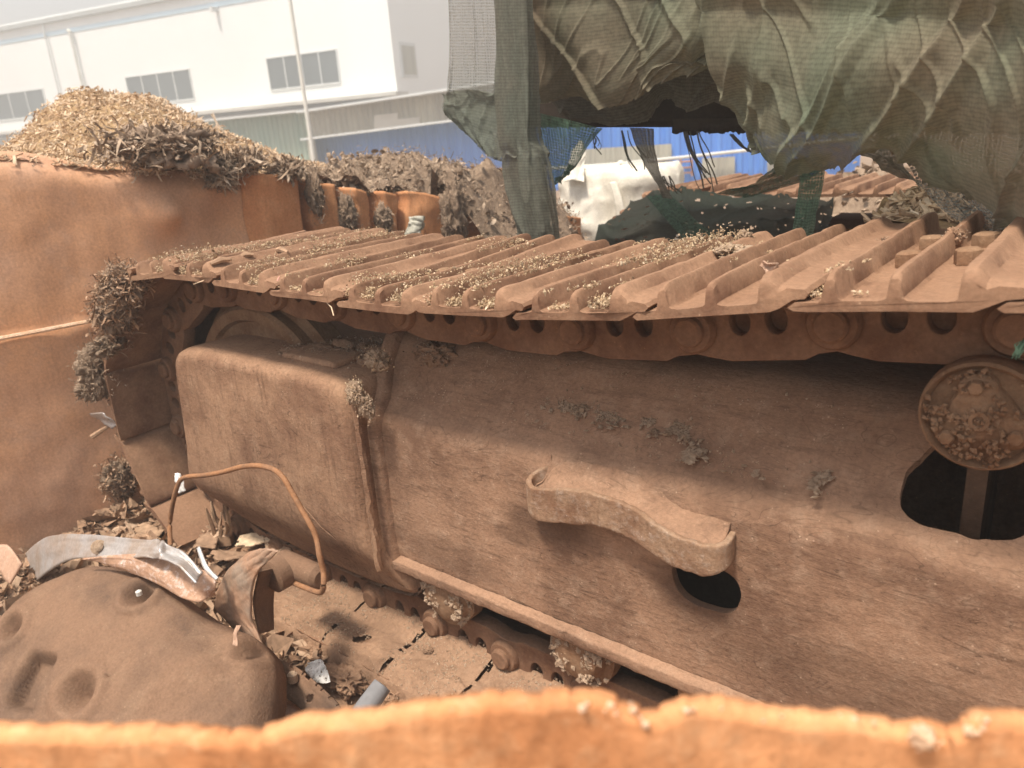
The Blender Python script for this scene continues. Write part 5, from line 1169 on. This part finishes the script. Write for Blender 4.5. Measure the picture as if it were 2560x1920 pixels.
# loose stones and slabs beside the lower track
for (px, py, r, lab) in ((690, 1400, .045, 'large dirt boulder beside the silver foil'), (750, 1470, .04, 'dirt boulder left of the grey tube'), (860, 1500, .035, 'dirt boulder partly hidden by the near plate'), (620, 1340, .04, 'dirt boulder right of the rust leaf plate'), (905, 1520, .03, 'dirt clod against the near plate edge')):
    q = atZ(px, py, -.90); clump('dirt_boulder', q, (r * 1.4, r, r * .7), 120, M['lump'], lab, 'dirt boulder', 'dirt boulders beside the lower track', base=OCT, s=(.0015, .006), core=M['dirt'])
# silver foil patch
o = patch('foil_patch', [[atZ(665, 1432, -.86), atZ(690, 1425, -.855), atZ(700, 1430, -.85)], [atZ(662, 1450, -.87), atZ(685, 1452, -.86), atZ(708, 1450, -.86)], [atZ(680, 1472, -.875), atZ(695, 1476, -.87), atZ(714, 1474, -.87)]], 24, 24, M['foil'], thick=.002, disp=folds(.006, 4, 4, 0, 2.0), ragged=lambda u, v, p: nz(u * 8, v * 8, 3) < .45); tag(o, 'small cracked silver foil patch shining in the dirt', 'foil')
# perforated brace plate
A = [atZ(585, 1420, -.80), atZ(640, 1440, -.80), atZ(700, 1490, -.80), atZ(742, 1535, -.80)]; B = [atZ(570, 1480, -.84), atZ(610, 1500, -.84), atZ(655, 1535, -.84), atZ(690, 1560, -.84)]
o = patch('perforated_plate', [A, B], 60, 20, M['dome'], thick=.004, disp=lambda p, u, v, n: n * .004 * nz(u * 4, v * 4), ragged=lambda u, v, p: ((u - .62) ** 2 * 12 + (v - .5) ** 2 > .02) and not (v < .1 and nz(u * 16, 2) > .1)); tag(o, 'brown metal plate with a hole lying right of the curved shell', 'plate')
q = atZ(632, 1462, -.80); mb = MB(); mb.lathe(q, [(.010, -.01), (.010, .006), (.006, .010)], 'Z', 10); b_ = mb.build('knob', M['lump'], None); setpar(b_, o)
o = patch('rust_plate', [[atZ(575, 1500, -.86), atZ(640, 1525, -.86), atZ(680, 1570, -.86)], [atZ(560, 1620, -.86), atZ(620, 1620, -.86), atZ(660, 1630, -.86)]], 30, 20, M['tanplate'], thick=.004, disp=lambda p, u, v, n: n * .006 * nz(u * 3, v * 3)); tag(o, 'plain tan plate under the perforated plate, half hidden by the near edge', 'plate')
# grey tube and brown cylinder
mb = MB(); a = atZ(826, 1480, -.80); b = atZ(768, 1560, -.84); mb.tube([a + (a - b) * .02, a, b], [.008, .019, .021], 18); tag(mb.build('grey_tube', plain('grey_rubber', c3(.20, .20, .21), var=.3, sc=20)), 'grey rounded tube end lying in the dirt behind the near plate', 'tube')
mb = MB(); a = atY(612, 1212, -.02); b = atY(688, 1248, -.02); mb.tube([a - (b - a) * .03, a, b, b + (b - a) * .08], [.018, .026, .027, .018], 20); tag(mb.build('brown_cylinder', M['dome']), 'brown rounded cylinder lying under the guard beside the wire', 'cylinder')
# bent wire loop
pts = [atY(368, 1178, -.12), atY(367, 1130, -.10), atY(376, 1075, -.09), atY(388, 1040, -.08), atY(404, 1030, -.07), atY(440, 1027, -.07), atY(480, 1020, -.07), atY(520, 1009, -.07), atY(556, 1006, -.07), atY(590, 1014, -.07), atY(612, 1032, -.07), atY(630, 1062, -.07), atY(650, 1098, -.07), atY(672, 1136, -.07), atY(684, 1165, -.07), atY(690, 1200, -.08), atY(698, 1232, -.08), atY(699, 1262, -.09), atY(692, 1280, -.09), atY(660, 1270, -.09), atY(628, 1256, -.09), atY(600, 1238, -.10)]
mb = MB(); mb.tube(spline(pts, 120), .0055, 10); tag(mb.build('bent_wire', M['wire']), 'bent rusty wire arching up in front of the idler guard', 'wire')
o = patch('foil_strip', [[atY(380, 1022, -.06), atY(392, 1022, -.06)], [atY(380, 1040, -.06), atY(396, 1042, -.06)], [atY(388, 1066, -.06), atY(402, 1060, -.06)]], 6, 16, M['foil'], thick=.002, disp=folds(.006, 3, 3, 0, 4.0)); tag(o, 'small silver strip caught behind the wire bend', 'foil')
# wooden stub and bigger flakes by the guard
mb = MB(); a = atZ(480, 1150, -.80)
for k in range(9):
    o1 = a + rng.normal(0, .012, 3) * (1, 1, .2); t1_ = o1 + np.array([rng.normal(0, .015), rng.normal(0, .015), rng.uniform(.05, .11)]); mb.tube([o1, (o1 + t1_) / 2 + rng.normal(0, .003, 3), t1_], [.007, .006, .002], 5)
mb.lathe(a, [(.03, -.03), (.03, 0), (.018, .012)], 'Z', 9, .3)
o = mb.build('wood_stub', M['flake']); tag(o, 'splintered upright wood stub in front of the guard', 'wood')
for i, (px, py, w_, h_, r_, lab) in enumerate(((318, 1150, .05, .03, .3, 'flat square brown flake above the steel strip bolt'), (400, 1140, .06, .035, .1, 'broad brown flake beside the first one'), (330, 1075, .07, .03, -.3, 'long dark bark flake under the lowest shoe'), (420, 1088, .05, .03, .5, 'bark flake touching the wire foot'), (555, 1165, .05, .03, .8, 'pale chip standing among the flakes'), (600, 1180, .06, .03, -.5, 'brown flake close to the rust leaf plate tip'), (240, 1105, .04, .03, .9, 'small curled flake at the left foot of the wall'), (500, 1200, .06, .02, .4, 'thin flake lying behind the tan sheet'), (450, 1165, .05, .03, -.8, 'dark curled flake right of the wire foot'))):
    q = atZ(px, py, dirtz(-1.7, 0) + .03); c_, s_ = math.cos(r_), math.sin(r_)
    g4 = [[q + np.array([(a * w_) * c_ - (b * h_) * s_, (a * w_) * s_ + (b * h_) * c_, .012 * nz(a * 3 + i, b * 3)]) for a in (-1, -.3, .4, 1)] for b in (-1, 0, 1)]
    o = patch('bark_flake', g4, 18, 12, M['flake'] if i != 4 else M['chips'], thick=.004, disp=folds(.012, 2, 2, 0, i * 3.0), ragged=lambda u, v, p, i=i: nz(u * 5, v * 5, i) + min(u, 1 - u, v, 1 - v) * 4 > -.05); tag(o, lab, 'flake', 'larger flakes beside the guard')

# ------------------------------------------------------------------ the curved brown shell at the lower left
dn = np.array([.22, -.52, .82]); dn = dn / np.linalg.norm(dn); dp0 = atY(290, 1400, -.36)
def DP(px, py, off=0): return atP(px, py, dp0 + dn * off, dn)
ol = [(-60, 1380), (-20, 1316), (20, 1275), (60, 1247), (100, 1226), (150, 1209), (200, 1205), (250, 1216), (300, 1234), (350, 1262), (400, 1298), (440, 1325), (480, 1343), (520, 1362), (536, 1382), (551, 1412), (557, 1445), (556, 1490), (548, 1540), (535, 1600), (480, 1690), (300, 1740), (100, 1720), (-60, 1640), (-90, 1500)]
no = len(ol); O3 = [DP(a, b) for a, b in ol]; out = []
for i in range(no):
    p0_, p1_, p2_, p3_ = O3[i - 1], O3[i], O3[(i + 1) % no], O3[(i + 2) % no]
    for j in range(9): u = j / 9; out.append(.5 * (2 * p1_ + (p2_ - p0_) * u + (2 * p0_ - 5 * p1_ + 4 * p2_ - p3_) * u * u + (3 * p1_ - p0_ - 3 * p2_ + p3_) * u ** 3))
out = np.array(out); NO = len(out); cen = DP(250, 1470)
dimp = [(300, 1281, .021, .042), (24, 1356, .022, .036), (188, 1504, .026, .038), (526, 1394, .018, .024), (450, 1330, .05, .010)]
DI = [(DP(a, b), r, d) for a, b, r, d in dimp]
sqc = [DP(55, 1432), DP(118, 1446), DP(100, 1530), DP(40, 1500)]; sqm = sum(sqc) / 4
ex = _n(sqc[1] - sqc[0]); ey = _n(np.cross(dn, ex))
v = [tuple(cen)]; f = []; T = list(np.linspace(.02, .93, 80)) + [.95, .965, .98, .99, 1.0]
def dh(p, t):
    h = -.045 * t ** 2.2 - .030 * max(0, (t - .90) / .10) ** 2
    for c_, r, d in DI:
        q = np.linalg.norm(p - c_) / r; h -= d * math.exp(-q ** 2 * 1.2); h += d * .25 * math.exp(-((q - 1.7) / .5) ** 2)
    a = np.dot(p - sqm, ex) / .036; b = np.dot(p - sqm, ey) / .050
    h -= .034 * (1 - ss(.72, 1.15, abs(a))) * (1 - ss(.72, 1.15, abs(b)))
    h += .010 * nz(p[0] * 7, p[1] * 7, 3, 3) + .0012 * nz(p[0] * 60, p[1] * 60, p[2] * 60)
    h += -.014 * math.exp(-((np.dot(p - DP(540, 1410), _n(DP(590, 1430) - DP(500, 1400)))) / .08) ** 2) * math.exp(-((np.dot(p - DP(540, 1410), ey)) / .018) ** 2)
    return h
H0 = .022
for t in T:
    for q in out:
        p = cen + (q - cen) * t; v.append(tuple(p + dn * (dh(p, t) + H0 * 1.0)))
for q in out:
    p = np.array(q); v.append(tuple(p + dn * (dh(p, 1) + H0 - .05)))
nt_ = len(T) + 1
for j in range(NO): f.append((0, 1 + j, 1 + (j + 1) % NO))
for i in range(nt_ - 1):
    for j in range(NO): f.append((1 + i * NO + j, 1 + (i + 1) * NO + j, 1 + (i + 1) * NO + (j + 1) % NO, 1 + i * NO + (j + 1) % NO))
sh = thing('curved_shell', cen - dn * .1, 'large matt brown curved shell with round dimples at the lower left', 'shell')
o = link('shell_body', mesh('shell_body', v, f, M['dome']), sh); solid(o, .004, -1)
q = DP(300, 1281, H0 - .022); mb = MB(); mb.lathe(q, [(.006, -.004), (.006, .004), (.003, .006)], 'Z', 8); mb.build('rivet', M['concrete'], sh)
q = DP(508, 1372, H0 - .02); o = patch('peeled_flake', [[DP(512, 1352, .02), DP(520, 1350, .02)], [DP(505, 1372, .02), DP(514, 1372, .02)], [DP(504, 1394, .015), DP(514, 1396, .015)]], 6, 14, M['tanplate'], sh, thick=.002, disp=folds(.006, 2, 3, 0, 4.0))
# polished steel strip behind the shell with its bolt
def sd(px, py, o_=0): return atY(px, py, -.25 + o_)
st = thing('steel_strip', sd(250, 1200), 'bright worn steel strip with one bolt curving behind the brown shell', 'steel strip')
patch('strip', [[sd(5, 1270), sd(40, 1215), sd(88, 1168), sd(128, 1155), sd(180, 1154), sd(250, 1160), sd(318, 1166), sd(345, 1164), sd(362, 1176), sd(400, 1196), sd(438, 1238)],
                [sd(15, 1290, -.01), sd(50, 1235, -.012), sd(98, 1190, -.012), sd(140, 1176, -.012), sd(190, 1178, -.012), sd(255, 1182, -.012), sd(315, 1186, -.012), sd(340, 1186, -.025), sd(360, 1192, -.012), sd(396, 1210, -.01), sd(430, 1246, -.01)],
                [sd(28, 1330, -.03), sd(62, 1275, -.03), sd(105, 1235, -.03), sd(150, 1210, -.03), sd(196, 1205, -.03), sd(258, 1206, -.03), sd(312, 1204, -.03), sd(336, 1208, -.03), sd(358, 1210, -.03), sd(390, 1226, -.03), sd(424, 1260, -.03)]], 110, 18, M['galv'], st, thick=.004, disp=lambda p, u, v, n: n * (.0025 * nz(u * 9, v * 3) + .008 * math.exp(-((u - .70) / .03) ** 2)))
q = sd(213, 1182, -.02); mb = MB(); vdir = C - q; 
mb.lathe((0, 0, 0), [(.016, 0), (.016, .004), (.013, .006), (.0085, .006), (.0085, .015), (.006, .017)], 'Z', 12); bo = mb.build('bolt', M['lump'], st); rot = Vector(C - q).to_track_quat('Z', 'Y').to_matrix().to_4x4(); bo.data.transform(Matrix.Translation(tuple(q)) @ rot)
# tan sheet with chipped white paint
def td(px, py, o_=0): return atP(px, py, dp0 + dn * (.03 + o_), dn)
M['chipped'] = rusty('tan_sheet_chipped_white', c3(.42, .255, .17), c3(.36, .22, .15), c3(.85, .80, .78), sc=14, bump=.15, rough=.6, dustup=0, patchy=.7)
o = patch('tan_sheet', [[td(180, 1206, -.01), td(260, 1198, -.005), td(340, 1196, 0), td(380, 1204, .005), td(430, 1228, .005), td(468, 1240, .0)], [td(230, 1216, -.02), td(300, 1222, -.01), td(350, 1240, 0), td(400, 1260, 0), td(440, 1270, 0), td(466, 1270, -.01)], [td(280, 1232, -.03), td(340, 1262, -.02), td(390, 1290, -.01), td(430, 1300, -.01), td(450, 1290, -.02), td(464, 1284, -.04)]], 80, 30, M['chipped'], thick=.004, disp=folds(.006, 2, 1.5, 0, 7.0)); tag(o, 'tan sheet metal with chipped white paint between the shell and the steel strip', 'sheet metal')
o = patch('thin_rail', [[td(425, 1185, .01), td(432, 1180, .01)], [td(440, 1228, .01), td(450, 1222, .01)], [td(466, 1254, .0), td(473, 1248, .0)]], 4, 40, M['galv'], thick=.003) ; tag(o, 'narrow bent metal rail behind the tan sheet', 'rail')
o = patch('pale_plate', [[td(-40, 1182, 0), td(5, 1176, 0), td(22, 1182, 0), td(48, 1218, 0)], [td(-40, 1230, -.02), td(0, 1235, -.02), td(10, 1250, -.02), td(22, 1262, -.02)]], 20, 10, M['tanplate'], thick=.004); tag(o, 'pale bent plate corner at the far left edge behind the strip', 'plate')
# leaf-shaped rust plate and its disc
def ld(px, py, y): return atY(px, py, y)
lf = thing('rust_leaf_plate', ld(520, 1350, -.2), 'rust and grey leaf-shaped plate standing up right of the brown shell', 'plate')
L1 = [(548, 1192), (520, 1208), (494, 1232), (478, 1262), (468, 1292), (466, 1312), (482, 1330), (500, 1350), (530, 1380)]
L2 = [(602, 1190), (588, 1204), (568, 1222), (552, 1246), (544, 1276), (542, 1312), (546, 1345), (560, 1375), (576, 1410)]
L0 = [((a[0] + b[0]) / 2, (a[1] + b[1]) / 2 - (6 if i == 0 else 0)) for i, (a, b) in enumerate(zip(L1, L2))]
patch('plate', [[ld(a, b, -.17 - .02 * (i / 8)) for i, (a, b) in enumerate(L1)], [ld(a, b, -.182 - .02 * (i / 8)) for i, (a, b) in enumerate(L0)], [ld(a, b, -.18 - .02 * (i / 8)) for i, (a, b) in enumerate(L2)]], 70, 24, M['leaf'], lf, thick=.005, disp=lambda p, u, v, n: n * .003 * nz(u * 8, v * 4))
q = ld(585, 1248, -.12); mb = MB(); mb.lathe((q[0], q[1], q[2]), [(.028, .0), (.034, .004), (.034, .03), (.02, .034)], 'Y', 28); mb.build('disc', M['dome'], lf)
patch('back_web', [[ld(560, 1235, -.16), ld(600, 1225, -.10)], [ld(548, 1300, -.16), ld(590, 1290, -.10)], [ld(560, 1370, -.17), ld(590, 1360, -.12)]], 12, 40, M['dome'], lf, thick=.004)
# ------------------------------------------------------------------ near rusty plate edge (out of focus)
ne = [(-260, 1560), (0, 1571), (200, 1573), (430, 1574), (560, 1590), (590, 1568), (660, 1556), (800, 1552), (930, 1535), (1000, 1520), (1060, 1514), (1180, 1516), (1290, 1520), (1370, 1540), (1392, 1560), (1430, 1556), (1480, 1530), (1560, 1530), (1640, 1548), (1740, 1554), (1850, 1560), (1930, 1572), (2040, 1578), (2060, 1596), (2100, 1565), (2130, 1540), (2212, 1548), (2420, 1556)]
npl = thing('near_rusty_plate', atD(1106, 1700, .34), 'bright orange flaking steel plate edge blurred across the bottom, right in front', 'steel plate')
v = []; f = []; nxs = 420; nys = 60
exs = np.array([p[0] for p in ne]); eys = np.array([p[1] + (18 if p[0] < 600 else (14 if p[0] > 1850 else 4)) for p in ne])
for i in range(nxs):
    px = -260 + 2680 * i / (nxs - 1); py = float(np.interp(px, exs, eys)) + 3.0 * nz(px * .02, 3) + 2.0 * nz(px * .07, 5)
    d = .345 - .03 * px / 2212; top_ = atD(px, py, d)
    for j in range(nys):
        z = (j / (nys - 1)) ** 1.3 * 1.25; q = top_ + np.array([0, 0, -z])
        w_ = .003 * nz(px * .005, z * 20, 3) + .0009 * nz(px * .03, z * 90, 5)
        v.append((q[0] + w_ * .6, q[1] - w_ * .8, q[2]))
for i in range(nxs - 1):
    for j in range(nys - 1): f.append((i * nys + j, i * nys + j + 1, (i + 1) * nys + j + 1, (i + 1) * nys + j))
o = link('plate_sheet', mesh('plate_sheet', v, f, M['nearrust']), npl); solid(o, .009, -1)
n = 150; pi = rng.integers(0, nxs, n); P = np.array([v[i * nys] for i in pi]) + rng.normal(0, .0015, (n, 3)) + np.array([.001, .002, -.001]); k = np.array([(i / nxs > .45) and nz(i * .05, 3) > 0 for i in pi]); P = P[k]
o = scatter('scale_crust', P, None, OCT, rng.uniform(.0010, .0026, len(P)), M['rustedge']); setpar(o, npl); o['kind'] = 'stuff'
for (px, py, r, lab) in ((1990, 1592, .0055, 'pale blurred clod on the near plate edge at the right'),):
    q = atD(px, py, .318); clump('edge_clod', q, (r, r, r * .8), 60, M['rustedge'], lab, 'clod', base=OCT, s=(.0008, .002), core=M['rustedge'])

# ------------------------------------------------------------------ dusty air
m = bpy.data.materials.new('dusty_air'); m.use_nodes = True; t = m.node_tree; t.nodes.remove(t.nodes['Principled BSDF'])
pv = t.nodes.new('ShaderNodeVolumePrincipled'); pv.inputs['Density'].default_value = HAZE; pv.inputs['Color'].default_value = (.96, .95, .93, 1); pv.inputs['Anisotropy'].default_value = .1
t.links.new(pv.outputs[0], t.nodes['Material Output'].inputs['Volume'])
mb = MB(); mb.box((-100, -34, -2.4), (80, 115, 14)); tag(mb.build('haze', m, None, smooth=False), kind='stuff')
